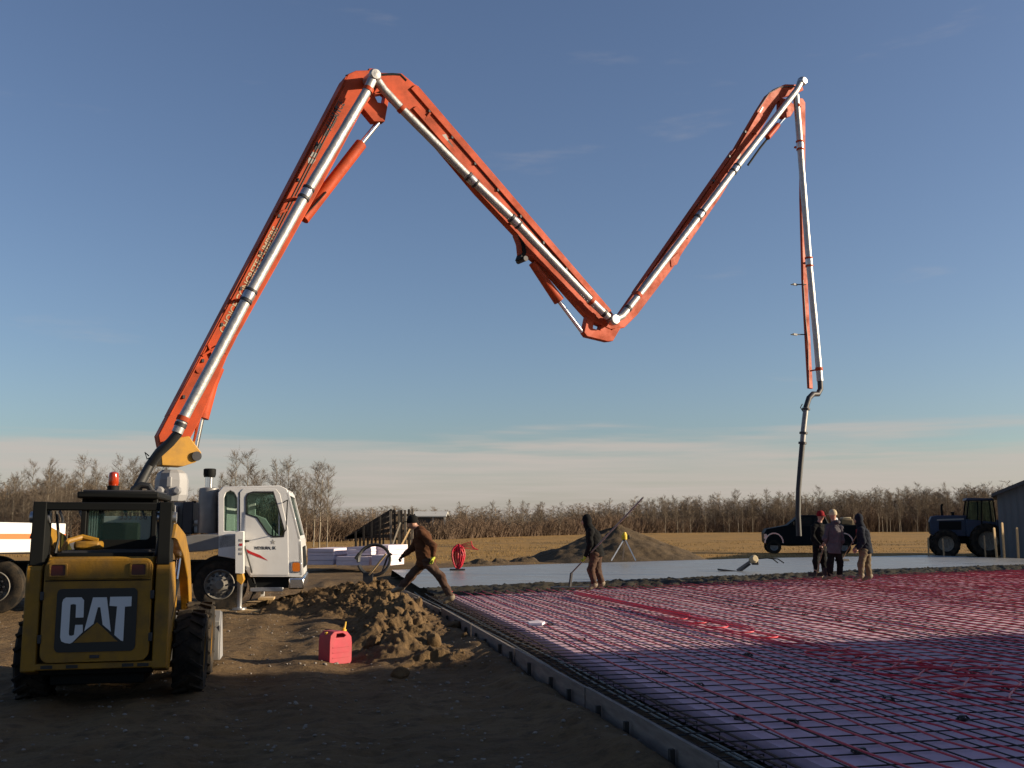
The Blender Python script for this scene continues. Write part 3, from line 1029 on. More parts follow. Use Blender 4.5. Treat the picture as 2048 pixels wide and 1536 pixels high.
# ------------------------------------------------------------------ barn at the right, outside the picture, whose shadow lies over the foreground
barn = thing('barn', 'tall metal clad barn beside the slab, shading the foreground', 'barn', corner, BARN_YAW)
m = MB(); m.bx(0, 38, -16, -0.02, -0.2, BH - 0.05); m.build('wall', M['barn_wall'], barn)
rib0 = None
for j in range(120):
    if rib0 is None:
        rib0 = MB().bx(-0.02, 0.02, -0.02, 0.0, 0.05, BH - 0.06).build('rib', M['barn_wall'], barn); o = rib0
    else:
        o = link_copy(rib0, barn)
    o.location = (0.15 + j * 0.315, 0.0, 0)
for j in range(50):
    o = link_copy(rib0, barn); o.location = (0.0, -0.2 - j * 0.315, 0); o.rotation_euler = (0, 0, math.pi / 2)
m = MB()
gable = [(0.0, BH - 0.1), (-8, BH + 1.3), (-16.1, BH - 0.1), (-16.1, BH), (-8, BH + 1.4), (0.0, BH)]
m.panel(gable, [], lambda a, b, c: Vector((c, a, b)), -0.1, 38.1)
m.build('roof', M['shed_roof'], barn)
m = MB(); m.panel([(-0.05, BH - 0.1), (-15.95, BH - 0.1), (-8, BH + 1.25)], [], lambda a, b, c: Vector((c, a, b)), 0.01, 0.1); m.build('gable', M['barn_wall'], barn)

# ------------------------------------------------------------------ grey shed at the right edge
sp = onZ(2002, 1118); SY = sp.y
def shp(px, py): return atY(px, py, SY)
e0 = shp(1984, 990); r0 = shp(2048, 962)
slope = (r0.z - e0.z) / (r0.x - e0.x)
wall_l = sp.x; ridge_x = wall_l + 5.0
shed = thing('shed', 'grey gable shed with a dark roof behind the wooden stakes', 'shed', (wall_l, SY, 0), R(-27))
ez = e0.z + slope * (wall_l - e0.x)
m = MB(); rz = ez + slope * 5.0
m.panel([(0, -0.1), (10, -0.1), (10, ez - 0.1), (5, rz - 0.1), (0, ez - 0.1)], [], lambda a, b, c: Vector((a, c, b)), 0, 9); m.build('wall', M['shed_wall'], shed)
lx = e0.x - wall_l
m = MB(); m.panel([(lx, ez + slope * lx - 0.1), (5, rz - 0.08), (10 - lx, ez + slope * lx - 0.1), (10 - lx, ez + slope * lx + 0.06), (5, rz + 0.1), (lx, ez + slope * lx + 0.06)], [], lambda a, b, c: Vector((a, c, b)), -0.4, 9.4)
m.build('roof', M['shed_roof'], shed)
rb0 = None
for j in range(1, 33):
    if rb0 is None:
        rb0 = MB().bx(-0.02, 0.02, -0.025, -0.001, 0, 1).build('rib', M['shed_wall'], shed); o = rb0
    else: o = link_copy(rb0, shed)
    xx = j * 0.3
    o.location = (xx, 0, 0); o.scale = (1, 1, (ez if xx < 0.01 else (ez + slope * (5 - abs(xx - 5)))) - 0.16)

# stakes standing in the ground before the shed and the tractor
for i, (px, py, top, lab) in enumerate(((2009, 1116, 1046, 'tall pale wooden stake in front of the left corner of the shed'), (2037, 1118, 1056, 'pale wooden stake farthest right, before the shed wall'),
                                        (1994, 1114, 1056, 'pale wooden stake just left of the tallest one'), (1971, 1111, 1072, 'thin grey stake below the rear of the blue tractor'),
                                        (1857, 1110, 1076, 'thin pale stake below the nose of the blue tractor'), (1888, 1111, 1078, 'thin stake below the middle of the blue tractor'))):
    b = atY(px, py, 45.5 if i < 3 else 47.5); b.z = 0; t = atY(px, top, b.y)
    w = 0.05 if i < 3 else 0.035
    m = MB()
    ht = t.z
    m.add([(-w, -w / 2, -.1), (w, -w / 2, -.1), (w, w / 2, -.1), (-w, w / 2, -.1), (-w, -w / 2, ht), (w, -w / 2, ht), (w, w / 2, ht), (-w, w / 2, ht), (0, 0, ht + 0.04)],
          [(0, 1, 2, 3), (0, 1, 5, 4), (1, 2, 6, 5), (2, 3, 7, 6), (3, 0, 4, 7), (4, 5, 8), (5, 6, 8), (6, 7, 8), (7, 4, 8)])
    o = m.build('wooden_stake', M['wood_stake'] if i < 3 else M['handle'])
    o.location = (b.x, b.y, 0.0); o.rotation_euler = (random.uniform(-.02, .02), (-0.06 if i == 2 else random.uniform(-.03, .03)), 0.3)
    tag(o, lab, 'stake', 'wooden stakes by the shed')

# ------------------------------------------------------------------ bare trees
def gen_tree(seed, h=8.0, nb=26, crown0=0.3, spread=0.28, twigs=5, sub=4, lean=0.03, up=0.75, rb=0.055):
    r = random.Random(seed)
    tr, cr = [], []
    pts = []; x = y = 0.0
    for i in range(8):
        z_ = h * i / 7
        pts.append(Vector((x, y, z_))); x += r.gauss(0, lean * h / 7) ; y += r.gauss(0, lean * h / 7)
    rad = lambda t: rb * (1 - t) ** 0.8 + 0.010
    for i in range(7): tr.append((pts[i], pts[i + 1], rad(i / 7), rad((i + 1) / 7)))
    for b in range(nb):
        t = crown0 + (1 - crown0) * (b + r.random()) / nb
        t = min(t, 0.985)
        k = min(int(t * 7), 6); f = t * 7 - k
        p = pts[k].lerp(pts[k + 1], f)
        L = h * spread * (1.1 - t) ** 0.7 * r.uniform(0.6, 1.2) + 0.25
        az = r.uniform(0, 6.283); el = up + r.uniform(-0.35, 0.3)
        d = Vector((math.cos(az) * math.cos(el), math.sin(az) * math.cos(el), math.sin(el)))
        q = p.copy(); rr_ = rad(t) * 0.55 + 0.004
        nseg = 3
        for s in range(nseg):
            d2 = (d + Vector((r.gauss(0, .18), r.gauss(0, .18), 0.12 + r.gauss(0, .12)))).normalized()
            e = q + d2 * L / nseg
            cr.append((q.copy(), e.copy(), rr_ * (1 - s / nseg * 0.7), rr_ * (1 - (s + 1) / nseg * 0.7)))
            for w in range(twigs):
                f = r.random(); p2 = q.lerp(e, f)
                d3 = (d2 * 0.6 + Vector((r.gauss(0, .6), r.gauss(0, .6), 0.35 + r.gauss(0, .4)))).normalized()
                l2 = L * r.uniform(0.22, 0.55)
                e2 = p2 + d3 * l2
                cr.append((p2, e2, 0.010, 0.005))
                for w2 in range(sub):
                    f2 = r.uniform(0.3, 1); p3 = p2.lerp(e2, f2)
                    d4 = (d3 * 0.7 + Vector((r.gauss(0, .5), r.gauss(0, .5), 0.3 + r.gauss(0, .35)))).normalized()
                    cr.append((p3, p3 + d4 * l2 * r.uniform(0.45, 1.0), 0.006, 0.003))
            q = e; d = d2
    return tr, cr


def segs_arrays(segs, n=3, fat=1.0):
    P0 = np.array([s[0][:] for s in segs]); P1 = np.array([s[1][:] for s in segs])
    r0 = np.array([s[2] for s in segs]) * fat; r1 = np.array([s[3] for s in segs]) * fat
    D = P1 - P0; D /= np.linalg.norm(D, axis=1, keepdims=True) + 1e-9
    ref = np.where(np.abs(D[:, 2:3]) < 0.9, np.array([[0, 0, 1.0]]), np.array([[1.0, 0, 0]]))
    A = np.cross(D, ref); A /= np.linalg.norm(A, axis=1, keepdims=True) + 1e-9
    B = np.cross(D, A)
    rings = []
    for P, r in ((P0, r0), (P1, r1)):
        for j in range(n):
            th = 2 * math.pi * j / n
            rings.append(P + (A * math.cos(th) + B * math.sin(th)) * r[:, None])
    V = np.stack(rings, 1).reshape(-1, 3)
    base = (np.arange(len(segs)) * 2 * n)[:, None]
    F = []
    for j in range(n):
        F.append(base + np.array([[j, (j + 1) % n, n + (j + 1) % n, n + j]]))
    return V, np.concatenate(F, 0)


TREES = []
for s in range(7):
    tr, cr = gen_tree(100 + s, h=8.0 + (s % 3) * 0.6, nb=24 + s, crown0=0.22 + 0.05 * (s % 3), spread=0.24 + 0.03 * (s % 2), twigs=4, sub=4)
    Vt, Ft = segs_arrays(tr, 6); Vc, Fc = segs_arrays(cr, 3, 1.0)
    to = np_mesh('trunk', Vt, Ft, M['aspen'], smooth=1); co = np_mesh('crown', Vc, Fc, M['twig'])
    TREES.append((to.data, co.data))
    bpy.data.objects.remove(to); bpy.data.objects.remove(co)

tree_names = []
def place_tree(px, py_base, py_top, kind, label, group, Y):
    """stand a tree at image column px, ground distance Y, top reaching image row py_top"""
    b = atY(px, 1045, Y); top = atY(px, py_top, Y)
    t = thing('bare_tree', label, 'tree', (b.x, b.y, -0.05), random.uniform(0, 6.28), group)
    sc = max(top.z, 1.0) / 8.4
    for nm, me in (('trunk', TREES[kind][0]), ('crown', TREES[kind][1])):
        o = bpy.data.objects.new(nm, me); COL.objects.link(o); o.parent = t
    w = sc * random.uniform(0.85, 1.2)
    t.scale = (w, w, sc)
    return t


rt = random.Random(3)
# left stand behind the loader and the pump truck
for i in range(84):
    px = -70 + i * 5.2 + rt.uniform(-6, 6)
    Y = rt.uniform(66, 92)
    topy = 945 + rt.uniform(-25, 45) + (25 if px < 60 else 0)
    place_tree(px, 0, topy, rt.randrange(7), 'pale bare tree in the crowded stand behind the loader at left', 'bare trees in the left stand', Y)
for i, (px, topy) in enumerate(((438, 945), (468, 915), (492, 925), (520, 940), (548, 930), (575, 938), (600, 950), (628, 928), (640, 935), (655, 950), (612, 945), (455, 950), (505, 955), (560, 955), (590, 945))):
    place_tree(px, 0, topy, i % 7, ['slender bare birch standing above the pump truck cab', 'slender bare birch with white trunk just right of the truck cab'][int(px > 585)],
               ['bare birches above the truck cab', 'bare birches right of the truck cab'][int(px > 585)], rt.uniform(60, 74))
# front row of the far wood at right, pale trunks that can be told apart
for i in range(70):
    px = 1290 + i * 11 + rt.uniform(-6, 6)
    Y = 150 + (px - 1290) / 760 * 30 + rt.uniform(-6, 10)
    topy = 1000 - (px - 1300) / 750 * 22 + rt.uniform(-10, 14)
    place_tree(px, 0, topy, rt.randrange(7), 'pale trunked bare aspen in the front row of the far wood at right', 'aspens in the far front row', Y)
for i, (px, topy) in enumerate(((1020, 998), (1045, 1006), (920, 1012), (1080, 1004), (1120, 1008), (985, 1010))):
    place_tree(px, 0, topy, i % 7, 'small dark bare tree poking above the middle of the treeline', 'trees above the middle treeline', 118 + i * 3)

# the mass of wood behind
def blades(segs, fat=1.0, seed=0):
    """one slim tapering sliver per twig, for twigs far too distant to be seen singly"""
    g = np.random.default_rng(seed)
    P0 = np.array([q[0][:] for q in segs]); P1 = np.array([q[1][:] for q in segs]); r0 = np.array([q[2] for q in segs]) * fat
    D = P1 - P0
    A = np.cross(D, g.normal(0, 1, D.shape)); A /= np.linalg.norm(A, axis=1, keepdims=True) + 1e-9
    V = np.stack([P0 - A * r0[:, None], P0 + A * r0[:, None], P1], 1).reshape(-1, 3)
    return V, np.arange(len(V)).reshape(-1, 3)


VV, FF, off = [], [], 0
base_c = []
for s in range(8):
    tr, cr = gen_tree(300 + s, h=8.0, nb=18, crown0=0.12, spread=0.26, twigs=4, sub=2)
    base_c.append(blades([(a, b, c * 1.1, d) for a, b, c, d in tr] + [(a, b, max(c, .013), d) for a, b, c, d in cr], 1.35, s))
def tree_top(px):
    return np.interp(px, [-400, 0, 120, 330, 420, 640, 700, 900, 1000, 1100, 1300, 1600, 2048, 2500], [985, 982, 975, 985, 1000, 1016, 1020, 1022, 1018, 1014, 1004, 997, 976, 970])
def tree_dist(px):
    return np.interp(px, [-400, 0, 600, 900, 1300, 2048, 2500], [78, 80, 92, 105, 155, 190, 205])
rt = random.Random(9)
for i in range(1700):
    px = rt.uniform(-330, 2400)
    Y = float(tree_dist(px)) + 4 + abs(rt.gauss(0, 1)) * 14
    topz = atY(px, float(tree_top(px)) + rt.uniform(-5, 20), float(tree_dist(px)) + 8).z * rt.uniform(0.92, 1.1)
    x = atY(px, 1045, Y).x
    V0, F0 = base_c[rt.randrange(8)]
    th = rt.uniform(0, 6.28); c, s = math.cos(th), math.sin(th); sc = topz / 8; w = sc * rt.uniform(1.5, 2.4)
    VV.append(np.stack([(V0[:, 0] * c - V0[:, 1] * s) * w + x, (V0[:, 0] * s + V0[:, 1] * c) * w + Y, V0[:, 2] * sc], -1).astype(np.float32))
    FF.append(F0 + off); off += len(V0)
wood = np_mesh('far_wood', np.concatenate(VV), np.concatenate(FF), M['wood_far'])
tag(wood, 'leafless brown wood along the whole horizon', 'woodland', kind='stuff')

# low willow brush at its foot
g_ = np.random.default_rng(21)
NB_ = 120000
bpx_ = g_.uniform(-330, 2400, NB_); bd_ = tree_dist(bpx_)
bY = bd_ - 3 + g_.random(NB_) ** 1.4 * 26
bX = (bpx_ - 1024) / 2000 * bY
topz_ = CAM_H + (1045 - tree_top(bpx_)) / 2000 * bd_
bh = topz_ * g_.uniform(0.15, 0.80, NB_) * (0.6 + 0.6 * vnoise(bX * 0.10, bY * 0.10, 77))
A_ = np.stack([bX, bY, np.zeros(NB_)], -1)
D_ = np.stack([g_.normal(0, .30, NB_), g_.normal(0, .30, NB_), np.ones(NB_)], -1) * bh[:, None]
P0s, P1s, Rs = [A_], [A_ + D_], [np.full(NB_, 0.022)]
for q in range(2):
    m0 = A_ + D_ * g_.uniform(0.2, 0.85, (NB_, 1))
    P0s.append(m0); P1s.append(m0 + np.stack([g_.normal(0, .42, NB_), g_.normal(0, .42, NB_), np.full(NB_, 0.45)], -1) * bh[:, None] * 0.5); Rs.append(np.full(NB_, 0.016))
P0_ = np.concatenate(P0s); P1_ = np.concatenate(P1s); R_ = np.concatenate(Rs) * 1.4
AX_ = np.cross(P1_ - P0_, g_.normal(0, 1, P0_.shape)); AX_ /= np.linalg.norm(AX_, axis=1, keepdims=True) + 1e-9
Vb = np.stack([P0_ - AX_ * R_[:, None], P0_ + AX_ * R_[:, None], P1_], 1).reshape(-1, 3); Fb = np.arange(len(Vb)).reshape(-1, 3)
brush = np_mesh('willow_brush', Vb, Fb, M['brush'])
tag(brush, 'dense reddish brown leafless brush at the foot of the wood', 'brush', kind='stuff')

# dry grass standing on the field
N_ = 34000
gy = RNG.uniform(0, 1, N_) ** 0.8 * 60 + 36; gpx = RNG.uniform(-60, 2150, N_)
gx = (gpx - 1024) / 2000 * gy
fy = np.interp(gx, [p.x for p in far_edge], [p.y for p in far_edge])
keep = (gy > fy + 0.4) & (fbm(gx * 0.4, gy * 0.4, 51, 3) > 0.0) & (gy > 43 - 0.1 * np.abs(gx))
gx, gy = gx[keep], gy[keep]; n = len(gx)
hgt = RNG.uniform(0.06, 0.16, n); wd = RNG.uniform(0.010, 0.025, n); th = RNG.uniform(0, 6.28, n)
z0 = ground_height(gx, gy) - 0.02
dx, dy = np.cos(th) * wd, np.sin(th) * wd
tip = RNG.normal(0, 0.06, (n, 2))
V = np.stack([np.stack([gx - dx, gy - dy, z0], -1), np.stack([gx + dx, gy + dy, z0], -1),
              np.stack([gx + tip[:, 0], gy + tip[:, 1], z0 + hgt], -1)], 1).reshape(-1, 3)
gr = np_mesh('dry_grass', V, np.arange(3 * n).reshape(-1, 3), M['drygrass'])
tag(gr, 'short dry tan grass over the field', 'grass', kind='stuff')

# low pale house in the treeline
hb = atY(860, 1045, 108)
house = thing('far_house', 'low white roofed house among the brush behind the loading chute', 'house', (hb.x, 108, 0))
def hxz(px, py): q = atY(px, py, 108); return q.x - hb.x, q.z
x0, z0 = hxz(828, 1046); x1, z1 = hxz(893, 1030)
zt = hxz(828, 1034)[1]; zr = hxz(870, 1025)[1]
m = MB(); m.bx(x0, x1 - 0.3, 0, 5, -0.1, zt); m.build('wall', M['house_dark'], house)
m = MB(); m.panel([(-0.3, zt), (2.5, zr), (5.3, zt), (5.3, zt + 0.12), (2.5, zr + 0.15), (-0.3, zt + 0.12)], [], lambda a, b, c: Vector((c, a, b)), x0 - 0.2, x1); m.build('roof', M['house_white'], house)
for xx in (x1 - 0.25, x1 - 1.5): MB().bx(xx, xx + 0.12, -0.05, 0.07, -0.05, zt + 0.0).build('post', M['house_white'], house)

# ------------------------------------------------------------------ timber loading chute
CY = 52.0
def cp(px, py, y=CY): return atY(px, py, y)
c0 = cp(760, 1092)
chute = thing('loading_chute', 'weathered timber cattle loading chute with sloping rails behind the foam bundles', 'loading chute', (c0.x, CY, 0))
def cl_(px, py, dy=0.0): q = cp(px, py); return Vector((q.x - c0.x, dy, max(q.z, -0.1)))
for dy in (0.0, 1.3):
    for k in range(5):
        MB().bar(cl_(698, 1072 - k * -4, dy) if False else cl_(690 + k * 4, 1078 - k * 1, dy), cl_(784, 1020 + k * 13, dy), 0.05, 0.16).build('ramp_rail', M['wood_old'], chute)
for i, px in enumerate((712, 728, 744, 760)):
    t = (px - 690) / 94
    for dy in (-0.08, 1.38):
        MB().bar(cl_(px, 1094, dy), cl_(px, 1078 - 58 * t - 2, dy), 0.10, 0.10, (0, 1, 0)).build('ramp_post', M['wood_old'], chute)
for i, px in enumerate((782, 789, 797, 803, 810, 817, 824)):
    MB().bar(cl_(px, 1094, 0.15 * (i % 3)), cl_(px + rt.uniform(-1, 1), 1019 + rt.uniform(-2, 3), 0.15 * (i % 3)), 0.11, 0.11, (0, 1, 0)).build('gate_post', M['wood_grey'] if i % 2 == 0 else M['wood_old'], chute)
for py in (1030, 1046, 1062, 1078):
    MB().bar(cl_(778, py, 0.6), cl_(828, py, 0.6), 0.05, 0.13).build('back_rail', M['wood_old'], chute)
MB().bar(cl_(786, 1090, -0.3), cl_(801, 1045, -0.1), 0.08, 0.08).build('brace', M['wood_grey'], chute)
MB().bar(cl_(803, 1092, -0.3), cl_(820, 1058, -0.1), 0.08, 0.08).build('brace', M['wood_stake'], chute)

# ------------------------------------------------------------------ foam bundles stacked beyond the truck
def bundle(label, px0, px1, pyb, pyt, Y, depth, layers, rz=0.0, tilt=0.0):
    a = atY(px0, pyb, Y); b = atY(px1, pyt, Y)
    W, H = b.x - a.x, b.z - max(a.z, 0)
    t = thing('foam_bundle', label, 'foam bundle', (a.x, Y, max(a.z, 0)), rz, 'bundles of foam boards beyond the truck')
    bd = None
    for k in range(layers):
        if bd is None:
            bd = MB().bx(0, W, 0, depth, 0.004, H / layers - 0.004).build('foam_board', M['foam_stack'], t, bevel=0.008); o = bd
        else: o = link_copy(bd, t)
        o.location = (random.uniform(-.02, .02), random.uniform(-.02, .02), k * H / layers); o.rotation_euler = (0, 0, random.uniform(-0.008, 0.008))
    t.rotation_euler = (0, tilt, rz)
    return t
FY = 36.5
bundle('low pale foam bundle nearest the truck cab, bottom of its stack', 614, 668, 1130, 1111, FY, 2.4, 2, -0.12)
bundle('pale foam bundle nearest the truck cab, on top of its stack', 615, 671, 1111, 1097, FY + 0.02, 2.4, 2, -0.18)
bundle('low foam bundle in the middle, under the largest one', 672, 740, 1131, 1113, FY - 0.5, 2.2, 2, -0.10)
bundle('largest white foam bundle tilted on top of the middle stack', 694, 746, 1113, 1094, FY - 0.2, 2.6, 3, -0.22, -0.06)
bundle('foam bundle at the right end, beside the hose ring', 744, 783, 1131, 1110, FY - 0.8, 1.3, 2, -0.30)
bundle('white foam bundle standing behind the hose ring', 735, 782, 1110, 1090, FY + 0.3, 1.6, 2, -0.35)
# loose sheet of packing

def text_into(body, size, frame, name, mat_, parent, shear=0.0, bold=0.0, spacing=1.0, align='LEFT'):
    cu = bpy.data.curves.new('txt', 'FONT'); cu.body = body; cu.size = size; cu.shear = shear; cu.offset = bold
    cu.space_character = spacing; cu.align_x = align; cu.resolution_u = 3
    ob = bpy.data.objects.new('txt', cu); COL.objects.link(ob)
    bpy.context.view_layer.update()
    me0 = ob.evaluated_get(bpy.context.evaluated_depsgraph_get()).to_mesh()
    m = MB(); m.add([frame(v_.co.x, v_.co.y, 0.0) for v_ in me0.vertices], [tuple(p.vertices) for p in me0.polygons])
    ob.to_mesh_clear(); bpy.data.objects.remove(ob); bpy.data.curves.remove(cu)
    o = m.build(name, mat_, parent, smooth=0)
    sd = o.modifiers.new('thickness', 'SOLIDIFY'); sd.thickness = 0.002
    return o


# ================================================================== skid steer loader
S_YAW = R(13)
ct = onZ(376, 1386, 0.0)
sfw = Vector((-math.sin(S_YAW), math.cos(S_YAW), 0)); srt = Vector((math.cos(S_YAW), math.sin(S_YAW), 0))
s_org = ct - srt * 0.77 - sfw * 0.78
s_org.z = 0
skid = thing('skid_steer_loader', 'yellow and black skid steer loader seen from behind, with orange beacon on its roof', 'skid steer', s_org, S_YAW)
XZ = lambda y: (lambda a, b, c: Vector((a, y + c, b)))           # panel in the rear plane, depth along +y
YZ = lambda x: (lambda a, b, c: Vector((x + c, a, b)))           # panel in a side plane

# body tub and towers
m = MB(); m.bx(-0.60, 0.60, 0.16, 2.2, 0.30, 0.95); m.build('chassis', M['black'], skid, bevel=0.015)
for s in (-1, 1):
    prof = [(0.02, 0.36), (0.30, 0.30), (0.62, 0.55), (0.62, 1.10), (0.40, 1.36), (0.06, 1.36), (0.02, 1.30)]
    x0 = 0.60 if s > 0 else -0.76
    MB().panel(prof, [], YZ(x0), 0, 0.16).build('rear_tower', M['cat_yellow'], skid, bevel=0.012)
    # black uprights with the cross bar
    MB().panel([(0.04, 1.34), (0.36, 1.34), (0.32, 1.90), (0.22, 1.95), (0.06, 1.95)], [], YZ(x0 + (0.0 if s > 0 else 0.02)), 0.0, 0.14).build('upright', M['black'], skid, bevel=0.01)
    MB().lathe([(0.0, -0.01), (0.055, -0.01), (0.055, 0.20), (0, 0.20)], (x0 - 0.02, 0.18, 1.80), (1, 0, 0), 16).build('pivot_pin', M['steel'], skid)
    # lift arm: rear link, long beam, drop at the front
    prof = [(0.12, 1.60), (0.30, 1.74), (1.30, 1.62), (2.02, 1.34), (2.40, 0.95), (2.62, 0.42), (2.46, 0.34), (2.22, 0.80), (1.86, 1.12), (1.16, 1.40), (0.34, 1.58)]
    xa = 0.66 if s > 0 else -0.78
    MB().panel(prof, [], YZ(xa), 0, 0.12).build('lift_arm', M['cat_yellow'], skid, bevel=0.012)
    # lift cylinder
    cy = MB(); cy.tube([(xa + 0.06, 0.30, 0.80), (xa + 0.06, 0.95, 1.12)], 0.045, 12); o = cy.build('lift_cylinder', M['black'], skid)
    MB().tube([(xa + 0.06, 0.95, 1.12), (xa + 0.06, 1.30, 1.46)], 0.024, 10).build('rod', M['chrome'], o)
    # step and side skirt
    MB().bx(s * 0.60 - 0.02, s * 0.60 + 0.02, 0.6, 2.1, 0.5, 1.05).build('side_panel', M['cat_yellow'], skid, bevel=0.01)
m = MB(); m.bx(-0.745, 0.755, 0.07, 0.17, 1.865, 1.945); m.build('cross_bar', M['black'], skid, bevel=0.012)

# engine hood and rear door
m = MB()
m.panel([(0.10, 0.95), (1.0, 0.95), (1.0, 1.42), (0.14, 1.42), (0.08, 1.36)], [], YZ(-0.57), 0, 1.14)
m.build('engine_hood', M['cat_yellow'], skid, bevel=0.02)
MB().panel(rrect(-0.53, 0.53, 0.0, 0.80, 0.05), [], lambda a, b, c: Vector((a, 0.18 + b, 1.42 + c)), 0.0, 0.035).build('hood_grille', M['black'], skid, bevel=0.008)
for k in range(9):
    MB().bx(-0.46, 0.46, 0.26 + k * 0.075, 0.285 + k * 0.075, 1.456, 1.475).build('grille_bar', M['dark_steel'], skid)
door = MB().panel(rrect(-0.565, 0.565, 0.44, 1.405, 0.09, 5), [], XZ(0.0), 0.0, 0.09).build('rear_door', M['cat_yellow'], skid, bevel=0.02)
MB().panel(rrect(-0.55, 0.55, 1.195, 1.205, 0.002, 1), [], XZ(-0.0035), 0.0, 0.003).build('door_seam', M['black'], door)
# raised brow over the lights
MB().panel(rrect(-0.545, 0.545, 1.215, 1.39, 0.05, 4), [], XZ(-0.018), 0.0, 0.02).build('door_brow', M['cat_yellow'], door, bevel=0.008)
for s, w in ((-1, 0), (1, 0)):
    h_ = MB().panel(rrect(s * 0.42 - 0.095, s * 0.42 + 0.095, 1.235, 1.365, 0.02, 3), [rrect(s * 0.42 - 0.075, s * 0.42 + 0.075, 1.25, 1.35, 0.012, 3)], XZ(-0.034), 0.0, 0.016).build('tail_light_frame', M['cat_yellow'], skid, bevel=0.004)
    MB().panel(rrect(s * 0.42 - 0.075, s * 0.42 + 0.075, 1.25, 1.35, 0.012, 3), [], XZ(-0.026), 0.0, 0.008).build('tail_light', M['lens_red'], h_)
# badge, letters and triangle, laid out on the plate as in the photograph
plate = MB().panel(rrect(-0.42, 0.42, 0.535, 1.125, 0.05, 4), [], XZ(-0.008), 0.0, 0.007).build('badge_plate', M['decal_black'], door)
def bpx(u_, v_): return (-0.42 + (u_ - 290) / 490 * 0.84, 1.125 - (v_ - 820) / 350 * 0.59)
def letter(loop, mk, y=-0.013, nm='letter'):
    MB().panel([bpx(*p) for p in loop], [], XZ(y), 0.0, 0.004).build(nm, M[mk], door)
letter([(345, 868), (438, 868), (455, 885), (457, 980), (410, 980), (408, 908), (392, 905), (375, 908), (374, 1068), (378, 1078), (392, 1080), (406, 1075), (410, 1020), (455, 1020), (458, 1060), (400, 1115), (385, 1122), (355, 1118), (332, 1108), (324, 1085), (324, 895), (330, 878)], 'decal_white')
letter([(510, 870), (590, 870), (628, 1060), (543, 996), (516, 1016), (540, 925), (557, 925), (568, 985), (543, 978), (500, 1030), (468, 1052)][:0] or [(508, 870), (592, 870), (628, 1062), (576, 1022), (556, 925), (541, 925), (520, 1016), (466, 1056)], 'decal_white')
letter([(612, 868), (745, 868), (745, 922), (706, 924), (706, 1116), (692, 1112), (650, 1080), (658, 922), (612, 918)], 'decal_white')
letter([(541, 1008), (672, 1116), (404, 1118)], 'cat_yellow', nm='triangle_mark')
for sx in (-1, 1):
    MB().bx(sx * 0.575 - 0.02, sx * 0.575 + 0.02, -0.012, 0.03, 0.62, 0.70).build('door_hinge', M['dark_steel'], door, bevel=0.004)
    MB().bx(sx * 0.575 - 0.02, sx * 0.575 + 0.02, -0.012, 0.03, 1.02, 1.10).build('door_hinge', M['dark_steel'], door, bevel=0.004)
MB().bx(-0.05, 0.05, -0.014, 0.0, 0.475, 0.505).build('door_latch', M['dark_steel'], door, bevel=0.004)
# lower bumper
m = MB(); m.bx(-0.62, 0.62, 0.02, 0.20, 0.37, 0.43); m.build('bumper', M['cat_yellow'], skid, bevel=0.01)
for xx in (-0.48, -0.22, 0.36, 0.52):
    MB().bx(xx - 0.07, xx + 0.05, 0.012, 0.02, 0.385, 0.415).build('bumper_slot', M['decal_black'], skid)
m = MB(); m.bx(-0.5, 0.5, 0.25, 1.9, 0.2, 0.31); m.build('belly_pan', M['black'], skid, bevel=0.01)

# cab
cx0, cx1 = -0.42, 0.46
cabp = thing  # (cab parts hang directly on the loader)
for xx in (cx0, cx1 - 0.06):
    for yy in (0.95, 2.0):
        MB().bx(xx, xx + 0.06, yy, yy + 0.07, 1.2, 2.0).build('cab_post', M['black'], skid, bevel=0.008)
MB().bx(cx0 - 0.03, cx1 + 0.03, 0.80, 2.12, 2.0, 2.07).build('cab_roof', M['black'], skid, bevel=0.02)
MB().bx(cx0 + 0.02, cx1 - 0.02, 0.86, 2.0, 2.069, 2.09).build('roof_rib', M['dark_steel'], skid, bevel=0.008)
MB().panel(rrect(cx0, cx1, 1.40, 2.0, 0.03), [rrect(cx0 + 0.08, cx1 - 0.07, 1.57, 1.96, 0.05)], XZ(0.97), 0, 0.04).build('rear_window_frame', M['black'], skid, bevel=0.006)
GL = bpy.data.materials.new('clear_tinted_glass'); GL.use_nodes = True
_n, _l = GL.node_tree.nodes, GL.node_tree.links
_p = _n['Principled BSDF']; _p.inputs['Base Color'].default_value = (0.02, 0.05, 0.05, 1); _p.inputs['Roughness'].default_value = 0.03
_t = _n.new('ShaderNodeBsdfTransparent'); _t.inputs[0].default_value = (0.74, 0.84, 0.80, 1)
_m = _n.new('ShaderNodeMixShader'); _m.inputs[0].default_value = 0.16
_l.new(_t.outputs[0], _m.inputs[1]); _l.new(_p.outputs[0], _m.inputs[2]); _l.new(_m.outputs[0], _n['Material Output'].inputs[0])
M['clear'] = GL
MB().panel(rrect(cx0 + 0.07, cx1 - 0.06, 1.56, 1.97, 0.05), [], XZ(0.985), 0, 0.006).build('rear_window', M['clear'], skid)
for xx in (cx0 + 0.02, cx1 - 0.03):
    MB().panel(rrect(1.02, 2.0, 1.45, 1.97, 0.04), [], YZ(xx), 0, 0.006).build('side_window', M['clear'], skid)
    for k in range(6): MB().bx(xx - 0.006, xx + 0.006, 1.12 + k * 0.16, 1.135 + k * 0.16, 1.42, 1.98).build('guard_rod', M['black'], skid)
MB().bx(cx0 + 0.02, cx1 - 0.02, 1.0, 2.05, 0.95, 1.22).build('cab_base', M['black'], skid, bevel=0.01)
MB().panel([(1.12, 1.22), (1.55, 1.22), (1.55, 1.32), (1.28, 1.36), (1.22, 1.75), (1.12, 1.75)], [], YZ(-0.22), 0, 0.46).build('seat', M['seat'], skid, bevel=0.03)
